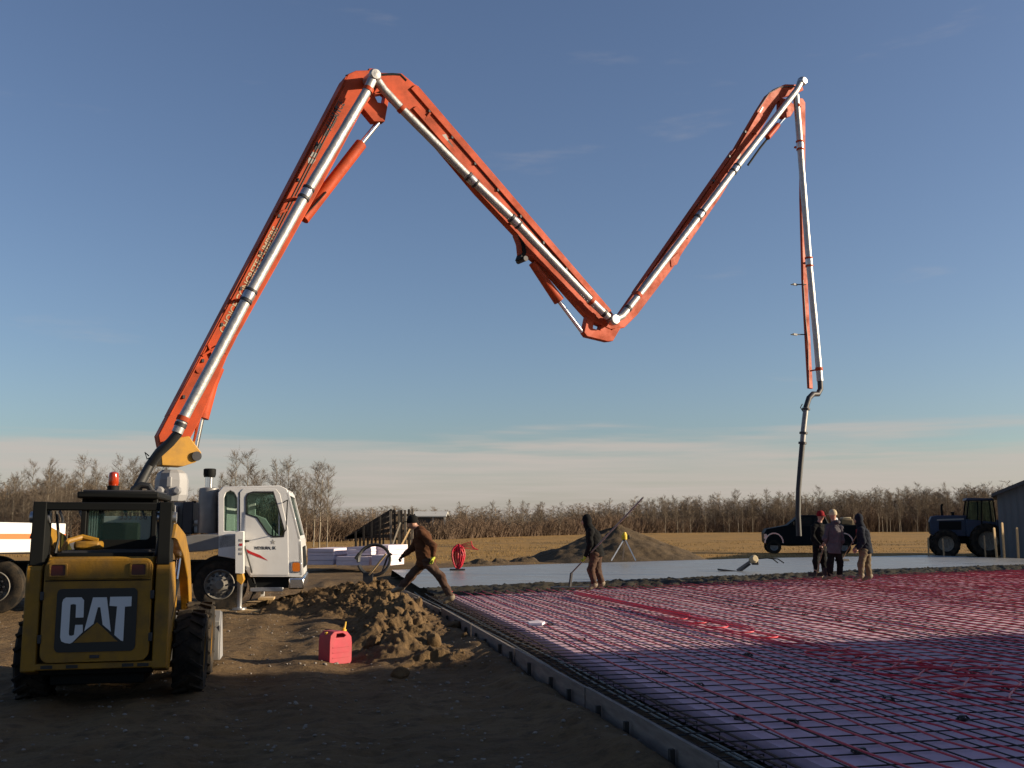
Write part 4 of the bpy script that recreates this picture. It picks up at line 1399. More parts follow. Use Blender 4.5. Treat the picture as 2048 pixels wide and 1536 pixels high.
MB().bx(cx0 + 0.0, -0.13, 0.62, 0.92, 1.47, 1.56).build('air_cleaner', M['cat_yellow'], skid, bevel=0.03)
MB().tube([(-0.52, 0.5, 1.44), (-0.50, 0.7, 1.56), (-0.36, 0.8, 1.60), (-0.18, 0.8, 1.56)], 0.03, 8).build('guard_bar', M['cat_yellow'], skid)
for xx in (-0.53, 0.56):
    MB().tube([(xx, 0.25, 1.42), (xx + 0.02, 0.3, 1.6), (xx, 0.28, 1.76), (xx - 0.02, 0.3, 1.86)], 0.016, 8).build('hydraulic_hose', M['hose'], skid)
text_into('333 736', 0.11, lambda a, b, c: Vector((0.02 + a * 0.9, 0.982, 1.78 + b)), 'window_lettering', M['decal_black'], skid)
# beacon
bz = MB(); bz.lathe([(0, 0), (0.07, 0), (0.075, 0.06), (0.06, 0.065), (0, 0.066)], (-0.13, 1.30, 2.085), (0, 0, 1), 20); bo = bz.build('beacon_base', M['black'], skid)
MB().lathe([(0.058, 0.066), (0.064, 0.10), (0.062, 0.17), (0.054, 0.205), (0.03, 0.215), (0, 0.217)], (-0.13, 1.30, 2.085), (0, 0, 1), 20).build('beacon_lens', M['beacon'], bo)
MB().lathe([(0, 0.08), (0.022, 0.08), (0.03, 0.12), (0.018, 0.18), (0, 0.19)], (-0.13, 1.30, 2.085), (0, 0, 1), 10).build('reflector', M['chrome'], bo)
# wheels
def tyre_mesh(r, w, lugs=18):
    m = MB(); h = w / 2
    m.lathe([(r * 0.56, -h * 0.80), (r * 0.72, -h), (r * 0.88, -h * 1.0), (r * 0.955, -h * 0.82), (r * 0.97, 0), (r * 0.955, h * 0.82), (r * 0.88, h), (r * 0.72, h), (r * 0.56, h * 0.80)], (0, 0, 0), (1, 0, 0), 36)
    for k in range(lugs):
        for sd in (-1, 1):
            a = 2 * math.pi * (k + (0.5 if sd > 0 else 0)) / lugs
            t = Vector((0, math.cos(a), math.sin(a))); tt = Vector((0, -math.sin(a), math.cos(a)))
            p0 = t * (r * 0.985) + Vector((sd * h * 0.96, 0, 0)) + tt * 0.10 * r
            p1 = t * (r * 0.985) + Vector((sd * h * 0.08, 0, 0)) - tt * 0.12 * r
            m.bar(p0, p1, r * 0.085, r * 0.07, t)
    return m
for s in (-1, 1):
    for yy in (0.78, 1.92):
        wo = bpy.data.objects.new('wheel', None); COL.objects.link(wo); wo.parent = skid; wo.location = (0.78 if s > 0 else -0.69, yy, 0.415)
        tyre_mesh(0.42, 0.30).build('tyre', M['rubber'], wo, smooth=40)
        MB().lathe([(0.24, 0.13), (0.235, 0.10), (0.20, 0.06), (0.11, 0.05), (0.10, 0.09), (0, 0.095)], (0, 0, 0), (s, 0, 0), 24).build('rim', M['cat_yellow'], wo)
# bucket
prof = [(2.55, 0.10), (3.30, 0.05), (3.30, 0.09), (2.78, 0.16), (2.62, 0.30), (2.60, 0.52), (2.72, 0.66), (2.68, 0.68), (2.54, 0.56), (2.50, 0.25)]
bk = MB().panel(prof, [], YZ(-0.94), 0, 1.88).build('bucket', M['grey'], skid, bevel=0.008)
for s in (-1, 1):
    MB().panel([(2.55, 0.10), (3.28, 0.06), (2.72, 0.66), (2.52, 0.5)], [], YZ(s * 0.945 - 0.01), 0, 0.02).build('bucket_side', M['stucco'], bk)

for ch in skid.children:
    if ch.name.split('.')[0] not in ('wheel', 'bucket'):
        ch.scale = (0.86, 1, 1); ch.location.x = -0.035
    elif ch.name.startswith('bucket'):
        ch.location.x = 0.03

# ================================================================== gas can
g = onZ(670, 1318, 0.0)
gz = float(ground_height(g.x, g.y))
can = thing('fuel_can', 'faded red plastic fuel can with yellow spout on the bare ground', 'fuel can', (g.x, g.y, gz - 0.015), R(50))
can.scale = (1.12, 1.12, 1.18)
def can_ring(z, w, d): return [(-w, -d), (w, -d), (w, d), (-w, d)]
prof = [(-0.14, 0.0), (0.15, 0.0), (0.165, 0.03), (0.165, 0.22), (0.155, 0.285), (0.09, 0.345), (-0.005, 0.355), (-0.10, 0.355), (-0.155, 0.315), (-0.165, 0.25), (-0.165, 0.03)]
hole = [(-0.075, 0.285), (0.045, 0.285), (0.075, 0.305), (0.03, 0.33), (-0.065, 0.33)]
MB().panel(prof, [hole], lambda a, b, c: Vector((a, c, b)), -0.10, 0.10).build('body', M['can_red'], can, bevel=0.022)
for yy in (-0.1045, 0.1005):
    for k in range(3):
        MB().bx(-0.125, 0.125, yy, yy + 0.004, 0.07 + k * 0.055, 0.082 + k * 0.055).build('moulded_rib', M['can_red'], can, bevel=0.002)
cp_ = MB().lathe([(0, 0), (0.032, 0), (0.032, 0.035), (0.026, 0.04), (0, 0.04)], (0.115, 0, 0.325), (0.35, 0, 1), 14).build('cap', M['can_yellow'], can)
MB().tube([(0.125, 0, 0.355), (0.142, 0, 0.40), (0.150, 0, 0.44)], [0.016, 0.012, 0.009], 10).build('spout', M['can_yellow'], can)
MB().lathe([(0, 0), (0.018, 0), (0.018, 0.022), (0, 0.022)], (-0.135, 0, 0.325), (-0.3, 0, 1), 10).build('vent_cap', M['can_yellow'], can)

# ================================================================== concrete pump truck
YT = 20.2
t0 = atY(440, 1225, YT)
truck = thing('concrete_pump_truck', 'white cab-over concrete pump truck with a folded-out orange boom carrying silver pipe', 'pump truck', (t0.x, YT, 0), R(9.5))
TO = Vector((t0.x, YT, 0))
TYAW = R(9.5)
TL = Vector((-math.sin(TYAW), math.cos(TYAW), 0))
TINV = Matrix.Rotation(-TYAW, 3, 'Z')
def T(px, py, dy=0.0):
    return TINV @ (onPlane(px, py, TO + TL * dy, TL) - TO)
def Tx(px, py=1130, dy=0.0): return T(px, py, dy).x
def Tz(py, dy=0.0): return T(440, py, dy).z
def side(dy): return lambda a, b, c: Vector((a, dy + c, b))
def px2(loop, dy=0.0): return [((lambda q: (q.x, q.z))(T(a, b, dy))) for a, b in loop]
TW = 2.40

# cab shell
outer = [(436, 985), (446, 973), (560, 971), (574, 978), (580, 1000), (600, 1076), (604, 1100), (604, 1154), (500, 1154), (488, 1135), (470, 1118), (436, 1112)]
win_r = [(448, 1062), (448, 996), (452, 985), (460, 981), (468, 985), (474, 996), (474, 1062)]
win_d = [(491, 1028), (491, 994), (496, 986), (505, 983), (547, 983), (556, 1012), (570, 1062), (568, 1074), (545, 1075), (535, 1068), (513, 1036)]
side_panel = MB().panel(px2(outer), [px2(win_r), px2(win_d)], side(0.0), 0.0, 0.05).build('cab_side', M['white'], truck, bevel=0.012)
MB().panel(px2(outer), [px2(win_r), px2(win_d)], side(TW), 0.0, 0.05).build('cab_side', M['white'], truck, bevel=0.012)
# door skin, slightly proud, with handle and seam
door_o = [(480, 1118), (480, 985), (486, 978), (552, 978), (560, 988), (576, 1060), (577, 1150), (502, 1150), (492, 1135)]
dr = MB().panel(px2(door_o), [px2(win_d)], side(-0.012), 0.0, 0.0117).build('door', M['white'], truck, bevel=0.005)
MB().panel(px2([(478, 1120), (478, 984), (480, 984), (480, 1120)]), [], side(-0.0035), 0, 0.003).build('door_seam', M['decal_black'], truck)
MB().bar(T(486, 1082, -0.035), T(498, 1082, -0.035), 0.03, 0.035).build('door_handle', M['black'], dr)
MB().panel(px2(win_d), [px2([(494, 1027), (494, 995), (498, 988), (506, 986), (546, 986), (554, 1013), (567, 1062), (566, 1071), (546, 1072), (537, 1066), (515, 1034)])], side(-0.02), 0, 0.03).build('window_seal', M['decal_black'], dr)
for dy in (0.02, TW + 0.02):
    MB().panel(px2(win_d), [], side(dy), 0, 0.006).build('door_window', M['clear'], truck)
    MB().panel(px2(win_r), [], side(dy), 0, 0.006).build('quarter_window', M['clear'], truck)
MB().panel(px2([(557, 986), (559, 986), (559, 1074), (557, 1074)]), [], side(0.005), 0, 0.02).build('window_post', M['white'], truck)
# roof, back, floor, front skin
m = MB(); a = T(440, 976); b = T(566, 972)
m.bx(a.x, b.x, 0.03, TW + 0.02, a.z - 0.06, a.z + 0.02); m.build('cab_roof', M['white'], truck, bevel=0.04)
a = T(437, 1110)
MB().bx(a.x, a.x + 0.05, 0.05, TW, a.z, Tz(980)).build('cab_back', M['white'], truck)
MB().bx(Tx(437), Tx(600), 0.05, TW, Tz(1114), Tz(1104)).build('cab_floor', M['dark_steel'], truck)
def slant(p0, p1):
    A = T(*p0); B = T(*p1)
    A = Vector((A.x, 0, A.z)); B = Vector((B.x, 0, B.z)); up = (B - A); L = up.length; up.normalize()
    nrm = Vector((up.z, 0, -up.x))
    return (lambda u_, v_, w_: A + Vector((0, u_, 0)) + up * v_ + nrm * w_), L
fr, L = slant((600, 1078), (577, 986))
MB().panel(rrect(0.0, TW + 0.05, -0.02, L + 0.03, 0.02), [rrect(0.10, TW - 0.05, 0.06, L - 0.05, 0.08)], fr, -0.04, 0.01).build('windshield_frame', M['white'], truck, bevel=0.008)
MB().panel(rrect(0.09, TW - 0.04, 0.05, L - 0.04, 0.08), [], fr, -0.03, -0.022).build('windshield', M['clear'], truck)
fr2, L2 = slant((604, 1153), (601, 1080))
MB().panel(rrect(0.0, TW + 0.05, 0, L2, 0.03), [], fr2, -0.05, 0.012).build('front_panel', M['white'], truck, bevel=0.012)
MB().panel(rrect(0.5, TW - 0.45, 0.15, L2 - 0.15, 0.04), [], fr2, 0.013, 0.03).build('front_grille', M['black'], truck, bevel=0.006)
bmp = MB().bx(Tx(577, 1168), Tx(608, 1168), -0.03, TW + 0.08, Tz(1180), Tz(1157)).build('bumper', M['chrome'], truck, bevel=0.03)
lampf = MB().panel(px2(rrect(583, 602, 1123, 1145, 4)), [], side(-0.014), 0, 0.012).build('turn_signal_frame', M['chrome'], truck, bevel=0.003)
MB().panel(px2(rrect(585, 600, 1125, 1143, 4)), [], side(-0.02), 0, 0.006).build('turn_signal', M['amber'], lampf)
MB().bx(Tx(576, 1170), Tx(500, 1170), 0.1, TW - 0.05, Tz(1178), Tz(1155)).build('cab_sill', M['black'], truck)
MB().bx(Tx(500, 1185), Tx(566, 1185), -0.0, 0.35, Tz(1184), Tz(1176)).build('step', M['steel'], truck, bevel=0.006)
MB().bx(Tx(498, 1185), Tx(504, 1185), 0.05, 0.10, Tz(1184), Tz(1140)).build('step_hanger', M['black'], truck)
MB().panel(px2([(489, 1096), (500, 1102), (520, 1110), (536, 1121), (515, 1114), (496, 1106)]), [], side(-0.016), 0, 0.003).build('red_swoosh', M['red'], dr)
star = []
for i in range(10):
    a_ = R(90 + 36 * i); r_ = 5.5 if i % 2 == 0 else 2.4
    star.append((546 + r_ * math.cos(a_), 1084 - r_ * math.sin(a_)))
MB().panel(px2(star), [], side(-0.016), 0, 0.003).build('star_mark', M['decal_grey'], dr)


q = T(508, 1099, -0.016)
text_into('WEYBURN, SK', 0.085, lambda a, b, c: Vector((q.x + a * 0.78, -0.015, q.z + b)), 'door_lettering', M['decal_black'], dr, bold=0.002)
# inside the cab
for yy in (0.45, 1.6):
    MB().panel(px2([(500, 1100), (530, 1100), (530, 1088), (512, 1085), (508, 1045), (500, 1045)]), [], side(yy), 0, 0.5).build('seat', M['seat'], truck, bevel=0.03)
MB().tube([T(548, 1066, 0.7) + Vector((0.02 * math.cos(R(a_)), 0.2 * math.cos(R(a_)), 0.2 * math.sin(R(a_)))) for a_ in range(0, 361, 30)], 0.015, 6, False).build('steering_wheel', M['black'], truck)
MB().bx(Tx(560, 1080), Tx(590, 1080), 0.1, TW - 0.1, Tz(1105), Tz(1078)).build('dashboard', M['dark_steel'], truck, bevel=0.03)
# mirror on arm
MB().tube([T(566, 1005, -0.02), T(575, 1000, -0.22), T(572, 1060, -0.22), T(566, 1066, -0.02)], 0.012, 6).build('mirror_arm', M['black'], truck)

# exhaust stack and muffler
mf = MB(); c_ = T(415, 1066, 0.35)
mf.lathe([(0, 0), (0.20, 0), (0.205, 0.02), (0.205, 0.85), (0.19, 0.90), (0.10, 0.92), (0, 0.92)], (c_.x, c_.y, c_.z), (0, 0, 1), 24)
mfo = mf.build('muffler', M['muffler'], truck)
c2 = T(417, 982, 0.35)
MB().lathe([(0.085, 0), (0.085, 0.35)], (c2.x, c2.y, c2.z - 0.05), (0, 0, 1), 20).build('stack_pipe', M['chrome'], mfo)
MB().lathe([(0.0, 0.28), (0.11, 0.28), (0.125, 0.33), (0.125, 0.44), (0.10, 0.455), (0.0, 0.455)], (c2.x + 0.01, c2.y, c2.z), (0, 0, 1), 20).build('stack_cap', M['black'], mfo)
MB().bx(Tx(432), Tx(444), 0.2, 0.5, Tz(1072), Tz(990)).build('muffler_guard', M['muffler'], truck, bevel=0.01)

# chassis, deck, boxes
MB().bx(Tx(-140), Tx(570), 0.75, 1.05, Tz(1165), Tz(1125)).build('frame_rail', M['black'], truck)
MB().bx(Tx(-140), Tx(570), 1.45, 1.75, Tz(1165), Tz(1125)).build('frame_rail', M['black'], truck)
dk = MB().panel(px2([(345, 1076), (395, 1069), (474, 1069), (478, 1078), (478, 1092), (410, 1102), (345, 1106)]), [], side(0.0), 0.0, TW).build('deck', M['grey'], truck, bevel=0.015)
MB().bx(Tx(-150), Tx(346), 0.05, TW, Tz(1106), Tz(1084)).build('deck_rear', M['grey'], truck, bevel=0.015)
arch = [(372, 1165)] + [(440 + 66 * math.cos(R(a_)), 1178 - 66 * math.sin(R(a_))) for a_ in range(170, 9, -16)] + [(512, 1168), (508, 1190), (500, 1178)] + [(440 + 58 * math.cos(R(a_)), 1178 - 58 * math.sin(R(a_))) for a_ in range(10, 171, 16)]
MB().panel(px2(arch), [], side(0.02), 0, 0.45).build('wheel_arch', M['black'], truck)
a = T(326, 1066, 0.2); b = T(352, 1010, 0.2)
bx_ = MB().bx(a.x, b.x, 0.2, 0.6, a.z, b.z).build('control_box', M['stucco'], truck, bevel=0.015)
MB().bx(a.x - 0.002, b.x + 0.003, 0.195, 0.2, a.z + 0.01, a.z + 0.09).build('red_stripe', M['red'], bx_)
MB().bx(Tx(354), Tx(376), 0.35, 1.5, Tz(1068), Tz(1003)).build('pedestal_column', M['dark_steel'], truck, bevel=0.02)
MB().bx(Tx(300), Tx(354), 0.65, 1.7, Tz(1076), Tz(1003)).build('pedestal', M['muffler'], truck, bevel=0.02)
MB().bx(Tx(377), Tx(390), 0.5, 0.9, Tz(1066), Tz(1052)).build('valve_block', M['white'], truck, bevel=0.02); MB().bx(Tx(377), Tx(388), 0.45, 0.6, Tz(1048), Tz(1040)).build('valve_block', M['white'], truck, bevel=0.02)
MB().bx(Tx(375, 1020), Tx(384, 1020), 0.5, 0.55, Tz(1005), Tz(1001)).build('bracket', M['black'], truck)
for px in (120, 160, 205, 250, 285):
    MB().tube([T(px, 1085, 0.7), T(px + 6, 1040, 0.7), T(px - 4, 1010, 0.9)], 0.025, 8).build('hydraulic_hose', M['hose'], truck)
MB().bx(Tx(150), Tx(290), 0.5, 2.0, Tz(1086), Tz(1032)).build('water_tank', M['stucco'], truck, bevel=0.04)
# lower pedestal slewing ring
DC = 1.2
ms = MB(); cc = T(342, 1000, DC)
pr = [(T(372, 990, DC).x - cc.x, 0.0)]
zz = lambda py: T(342, py, DC).z - cc.z
ms.lathe([(0.0, zz(1003)), (0.30, zz(1003)), (0.34, zz(990)), (0.34, zz(960)), (0.30, zz(947)), (0.20, zz(940)), (0, zz(940))], cc, (0, 0, 1), 10)
sl = ms.build('slewing_gear', M['stucco'], truck, bevel=0.02, smooth=0)
for dx in (-0.17, 0.17):
    MB().lathe([(0, 0), (0.085, 0), (0.085, 0.10), (0.05, 0.12), (0, 0.12)], (cc.x + dx, cc.y - 0.30, zz(982) + cc.z), (0, -1, 0), 16).build('slewing_motor', M['stucco'], sl)
MB().bx(cc.x - 0.04, cc.x + 0.05, cc.y - 0.40, cc.y - 0.2, zz(975) + cc.z, zz(955) + cc.z).build('slewing_brake', M['stucco'], sl, bevel=0.01)

# wheels
def road_wheel(px, py_c, dy, r, w, front=True):
    c = T(px, py_c, dy)
    wo = bpy.data.objects.new('wheel', None); COL.objects.link(wo); wo.parent = truck; wo.location = (c.x, dy, r)
    m = MB(); h = w / 2
    m.lathe([(r * 0.56, -h * 0.85), (r * 0.70, -h), (r * 0.88, -h), (r * 0.975, -h * 0.85), (r, -h * 0.3), (r, h * 0.3), (r * 0.975, h * 0.85), (r * 0.88, h), (r * 0.56, h * 0.85)], (0, 0, 0), (0, 1, 0), 40)
    m.build('tyre', M['rubber'], wo, smooth=40)
    if front: prof = [(r * 0.57, -h * 0.86), (r * 0.54, -h * 0.95), (r * 0.50, -h * 0.75), (r * 0.46, -h * 0.6), (r * 0.25, -h * 0.85), (r * 0.17, -h * 1.0), (r * 0.16, -h * 1.15), (0, -h * 1.15)]
    else: prof = [(r * 0.57, -h * 0.86), (r * 0.54, -h * 0.95), (r * 0.48, h * 0.3), (r * 0.3, h * 0.5), (r * 0.2, h * 0.1), (r * 0.18, -h * 0.5), (0, -h * 0.5)]
    rim = MB().lathe(prof, (0, 0, 0), (0, 1, 0), 28).build('rim', M['rim'], wo)
    n0 = MB().lathe([(0, -h * 1.0), (0.018, -h * 1.0), (0.018, -h * 0.7)], (0, 0, 0), (0, 1, 0), 6).build('wheel_nut', M['dark_steel'], wo)
    h0 = MB().lathe([(0, -h * 0.75), (0.035, -h * 0.75), (0.035, -h * 0.6)], (0, 0, 0), (0, 1, 0), 8).build('hand_hole', M['decal_black'], wo)
    for k in range(10):
        a_ = 2 * math.pi * k / 10; b_ = a_ + math.pi / 10
        o1 = n0 if k == 0 else link_copy(n0, wo); o1.location = (r * 0.33 * math.cos(a_), 0, r * 0.33 * math.sin(a_))
        o2 = h0 if k == 0 else link_copy(h0, wo); o2.location = (r * 0.42 * math.cos(b_), 0, r * 0.42 * math.sin(b_))
RW = 0.525
road_wheel(440, 1178, 0.19, RW, 0.30); road_wheel(440, 1178, TW - 0.15, RW, 0.30)
for px in (-8, -140):
    road_wheel(px, 1178, 0.19, RW, 0.30, False); road_wheel(px, 1178, TW - 0.15, RW, 0.30, False)
# front outrigger leg with jack
ol = MB().panel(px2([(474, 1062), (490, 1062), (490, 1146), (474, 1146)]), [], side(-0.32), 0, 0.28).build('outrigger_leg', M['white'], truck, bevel=0.012)
MB().panel(px2([(476, 1146), (488, 1144), (491, 1158), (486, 1168), (476, 1160)]), [], side(-0.30), 0, 0.24).build('jack_bracket', M['turret_yellow'], truck, bevel=0.01)
a = T(481, 1150, -0.18); 
MB().lathe([(0.06, Tz(1150)), (0.06, Tz(1170)), (0.05, Tz(1172)), (0.05, 0.10), (0.14, 0.09), (0.14, 0.055), (0, 0.055)], (a.x, -0.18, 0), (0, 0, 1), 16).build('jack', M['steel'], truck)
MB().bx(a.x - 0.15, a.x + 0.12, -0.19, -0.17, Tz(1172), Tz(1166)).build('jack_collar', M['dark_steel'], truck)
for k, py in enumerate((1080, 1089, 1098, 1107)):
    qz = T(482, py, -0.325)
    MB().bx(qz.x - 0.03, qz.x + 0.025, -0.326, -0.32, qz.z - 0.025, qz.z + 0.02).build('leg_marking', M['red'] if k in (1,) else M['decal_grey'], ol)
MB().tube([T(489, 1092, -0.1), T(500, 1130, -0.05), T(512, 1175, 0.1), T(500, 1200, 0.2)], 0.018, 6).build('brake_hose', M['hose'], truck)
MB().bx(Tx(478), Tx(500), 0.0, 0.3, Tz(1092), Tz(1075)).build('outrigger_beam', M['grey'], truck, bevel=0.01)
# far outrigger leg seen under the cab
MB().bx(Tx(500, 1200), Tx(507, 1200), TW + 0.3, TW + 0.5, 0.1, Tz(1120)).build('outrigger_leg', M['white'], truck)
MB().bx(Tx(495, 1200), Tx(530, 1200), TW + 0.2, TW + 0.75, 0.0, 0.07).build('jack_foot', M['wood_stake'], truck)
# rear outrigger swung out toward the camera
A1 = T(118, 1075, 0.6); B1 = T(-120, 1075, -2.1)
ro = MB().bar(A1, B1, 0.30, 0.56).build('rear_outrigger', M['white'], truck, bevel=0.02)
d1 = (B1 - A1).normalized(); nr = Vector((-d1.y, d1.x, 0))
if nr.y > 0: nr = -nr
MB().bar(A1 + nr * 0.152 + Vector((0, 0, 0.02)), B1 + nr * 0.152 + Vector((0, 0, 0.02)), 0.006, 0.10).build('orange_stripe', M['stripe_orange'], ro)
MB().tube([B1 + Vector((0, 0, -0.2)), Vector((B1.x, B1.y, 0.1))], 0.08, 12).build('rear_jack', M['steel'], truck)

# wooden pad under the jack: lies loose on the ground
p = TO + TINV.transposed() @ Vector((a.x, -0.18, 0))
pad = MB().bx(-0.52, 0.5, -0.12, 0.12, 0.0, 0.055).build('timber_pad', M['wood_stake'], bevel=0.006)
pad.location = (p.x, p.y, 0.0); pad.rotation_euler = (0, 0, 0.05)
tag(pad, 'timber pad on the ground under the front outrigger jack of the truck', 'timber pad')
p2 = MB().bx(-0.3, 0.3, -0.09, 0.09, 0.0, 0.05).build('timber_pad', M['wood_stake'], bevel=0.006)
q2 = onZ(520, 1208); p2.location = (q2.x, q2.y, 0.0); p2.rotation_euler = (0, 0, -0.2)
tag(p2, 'short pale board on the ground beneath the truck cab', 'timber pad')

# ------------------------------------------------------------------ boom, in its own upright plane
BA = R(31)
BP = onPlane(345, 870, TO + TL * DC, TL)
BD = Vector((math.cos(BA), math.sin(BA), 0)); BNW = Vector((math.sin(BA), -math.cos(BA), 0))    # points at the camera side
BD = TINV @ BD; BN = TINV @ BNW
def BB(px, py, off=0.0):
    """photo point on the boom plane shifted by off metres toward the camera side; truck-local"""
    return TINV @ (onPlane(px, py, BP + BNW * off, BNW) - TO)
def boom_panel(loop, near, far, nm, mk, parent, bevel=0.015, holes=()):
    P = [BB(a, b, 0.0) for a, b in loop]
    base = BB(345, 870)
    f2 = lambda q: ((q - base).dot(BD), q.z - base.z)
    fr_ = lambda a, b, c: base + BD * a + Vector((0, 0, b)) + BN * c
    return MB().panel([f2(q) for q in P], [[f2(BB(a, b)) for a, b in h] for h in holes], fr_, near, far).build(nm, M[mk], parent, bevel=bevel)

# yellow turret
tur = boom_panel([(316, 905), (322, 884), (345, 878), (372, 874), (380, 885), (396, 906), (396, 916), (384, 926), (360, 934), (318, 932)], 0.28, -0.28, 'turret', 'turret_yellow', truck)
MB().lathe([(0, -0.34), (0.10, -0.34), (0.10, 0.34), (0, 0.34)], BB(386, 914), BN, 16).build('cylinder_pin', M['dark_steel'], tur)
MB().tube([BB(298, 912, .3), BB(290, 905, .3), BB(294, 918, .35), BB(316, 908, .3)], 0.014, 6).build('hand_rail', M['black'], tur)
# four sections; near faces sit at +w/2
secs = [
    ('boom_section', [(318, 902), (312, 872), (330, 838), (505, 508), (690, 154), (706, 147), (742, 146), (752, 158), (748, 182), (715, 232), (640, 372), (470, 675), (450, 715), (398, 838), (372, 886), (345, 903)], 0.20),
    ('boom_section', [(746, 160), (752, 149), (800, 150), (826, 172), (1000, 372), (1110, 497), (1222, 630), (1238, 640), (1240, 655), (1216, 660), (1182, 645), (1160, 622), (1088, 540), (1060, 517), (1038, 510), (1036, 490), (1030, 470), (950, 385), (812, 222), (764, 190)], 0.12),
    ('boom_section', [(1218, 648), (1232, 634), (1264, 588), (1302, 535), (1350, 471), (1467, 299), (1512, 222), (1531, 192), (1548, 178), (1567, 170), (1600, 171), (1604, 182), (1586, 190), (1562, 196), (1552, 206), (1512, 272), (1488, 310), (1440, 392), (1366, 500), (1344, 535), (1272, 630), (1246, 656), (1226, 660)], 0.08),
    ('boom_section', [(1592, 196), (1604, 198), (1609, 206), (1609, 300), (1608, 420), (1616, 620), (1624, 778), (1616, 777), (1604, 560), (1600, 400), (1600, 300)], 0.045),
]
SEC = []
for nm, loop, w in secs:
    SEC.append(boom_panel(loop, w, -w, nm, 'orange', truck, bevel=0.02))
# top flange plates give the box its edges
def flange(a, b, w, sec, t=0.02):
    MB().bar(BB(*a) , BB(*b), 2 * w + 0.06, t, Vector((0, 0, 1))).build('flange', M['orange'], sec)
flange((334, 832), (686, 160), 0.20, SEC[0]); flange((830, 176), (1215, 622), 0.12, SEC[1]); flange((1268, 584), (1466, 300), 0.08, SEC[2])
# raised edge ribs leave the side plate recessed between them
def side_rib(loop, w, sec): boom_panel(loop, w + 0.055, w, 'side_rib', 'orange', sec, bevel=0.008)
side_rib([(826, 174), (1216, 624), (1206, 628), (816, 182)], 0.12, SEC[1])
side_rib([(1268, 588), (1468, 302), (1512, 226), (1520, 232), (1476, 308), (1276, 592)], 0.08, SEC[2])
side_rib([(820, 222), (1000, 428), (1006, 422), (828, 216)], 0.12, SEC[1])
for (c0, c1, w_, sec_) in (((566, 405), (590, 395), .20, 0), ((548, 430), (574, 420), .20, 0), ((470, 600), (492, 596), .20, 0), ((404, 712), (440, 690), .20, 0), ((416, 690), (430, 720), .20, 0), ((860, 226), (850, 240), .12, 1), ((1420, 372), (1440, 366), .08, 2), ((1366, 470), (1376, 476), .08, 2), ((1496, 262), (1512, 268), .08, 2)):
    line_ = MB().bar(BB(*c0, w_ + 0.03), BB(*c1, w_ + 0.03), 0.06, 0.05).build('stiffener', M['orange'], SEC[sec_], bevel=0.006)
# small lugs for hydraulic lines along the upper edge
def lugs(a, b, n, w, sec):
    for k in range(n):
        t = (k + 0.5) / n
        px, py = a[0] + (b[0] - a[0]) * t, a[1] + (b[1] - a[1]) * t
        q = BB(px, py, w)
        MB().box(q, (0.05, 0.10, 0.07), (0, 0, BA - TYAW)).build('line_clip', M['dark_steel'], sec)
lugs((348, 830), (690, 180), 9, 0.20, SEC[0]); lugs((835, 196), (1200, 618), 8, 0.12, SEC[1]); lugs((1284, 582), (1505, 240), 7, 0.08, SEC[2])
def line(pts, r, nm, mk, sec, n=8): return MB().tube(pts, r, n).build(nm, M[mk], sec)
line([BB(340, 830, .225), BB(520, 495, .225), BB(690, 172, .225)], 0.02, 'hydraulic_line', 'orange', SEC[0])
line([BB(840, 192, .145), BB(1010, 392, .145), BB(1200, 610, .145)], 0.02, 'hydraulic_line', 'orange', SEC[1])
for k, (off_, dx) in enumerate(((.21, 14), (.21, 20))):
    line([BB(352 + dx, 828, off_), BB(520 + dx - 4, 500, off_), BB(660 + dx - 6, 232, off_)], 0.012, 'hydraulic_line', 'hose', SEC[0], 6)
line([BB(846, 204, .13), BB(1000, 386, .13), BB(1196, 612, .13)], 0.014, 'hydraulic_line', 'hose', SEC[1], 6)
line([BB(1286, 576, .09), BB(1400, 410, .09), BB(1500, 262, .09)], 0.014, 'hydraulic_line', 'hose', SEC[2], 6)
# delivery pipe: silver foil wrapped, clamps and couplings
PO = 0.34
def pipe(pts, sec, r=0.115, off=PO, joints=()):
    P = [BB(a, b, off) for a, b in pts]
    # many small rings so that the foil dents
    Q = []
    for i in range(len(P) - 1):
        n_ = max(2, int((P[i + 1] - P[i]).length / 0.16))
        Q += [P[i].lerp(P[i + 1], k / n_) for k in range(n_)]
    Q.append(P[-1])
    rr_ = [r * random.uniform(0.965, 1.03) for _ in Q]
    po = MB().tube(Q, rr_, 16).build('delivery_pipe', M['foil'], sec, smooth=60)
    for (a, b), k in joints:
        q0 = BB(a, b, off)
        # axis along nearest segment
        best = min(range(len(P) - 1), key=lambda i: ((P[i] + P[i + 1]) / 2 - q0).length if False else abs((q0 - P[i]).length + (P[i + 1] - q0).length - (P[i + 1] - P[i]).length))
        ax = (P[best + 1] - P[best]).normalized()
        if k == 'clamp':
            MB().lathe([(r * 0.9, -0.05), (r * 1.16, -0.05), (r * 1.16, 0.05), (r * 0.9, 0.05)], q0, ax, 16).build('pipe_clamp', M['orange'], po)
        elif k == 'dark':
            MB().lathe([(r * 0.9, -0.04), (r * 1.12, -0.04), (r * 1.12, 0.04), (r * 0.9, 0.04)], q0, ax, 16).build('coupling', M['dark_steel'], po)
        else:
            for o_ in (-0.13, 0.13):
                MB().lathe([(r * 0.9, -0.025), (r * 1.25, -0.025), (r * 1.25, 0.025), (r * 0.9, 0.025)], q0 + ax * o_, ax, 16).build('coupling', M['orange'] if k == 'pair_o' else M['dark_steel'], po)
            MB().lathe([(r * 0.9, -0.10), (r * 1.12, -0.09), (r * 1.18, 0.0), (r * 1.12, 0.09), (r * 0.9, 0.10)], q0, ax, 16).build('coupling_sleeve', M['steel'], po)
            MB().bar(q0 - BN * (off - 0.12), q0, 0.08, 0.05).build('pipe_bracket', M['orange'], po)
    return po
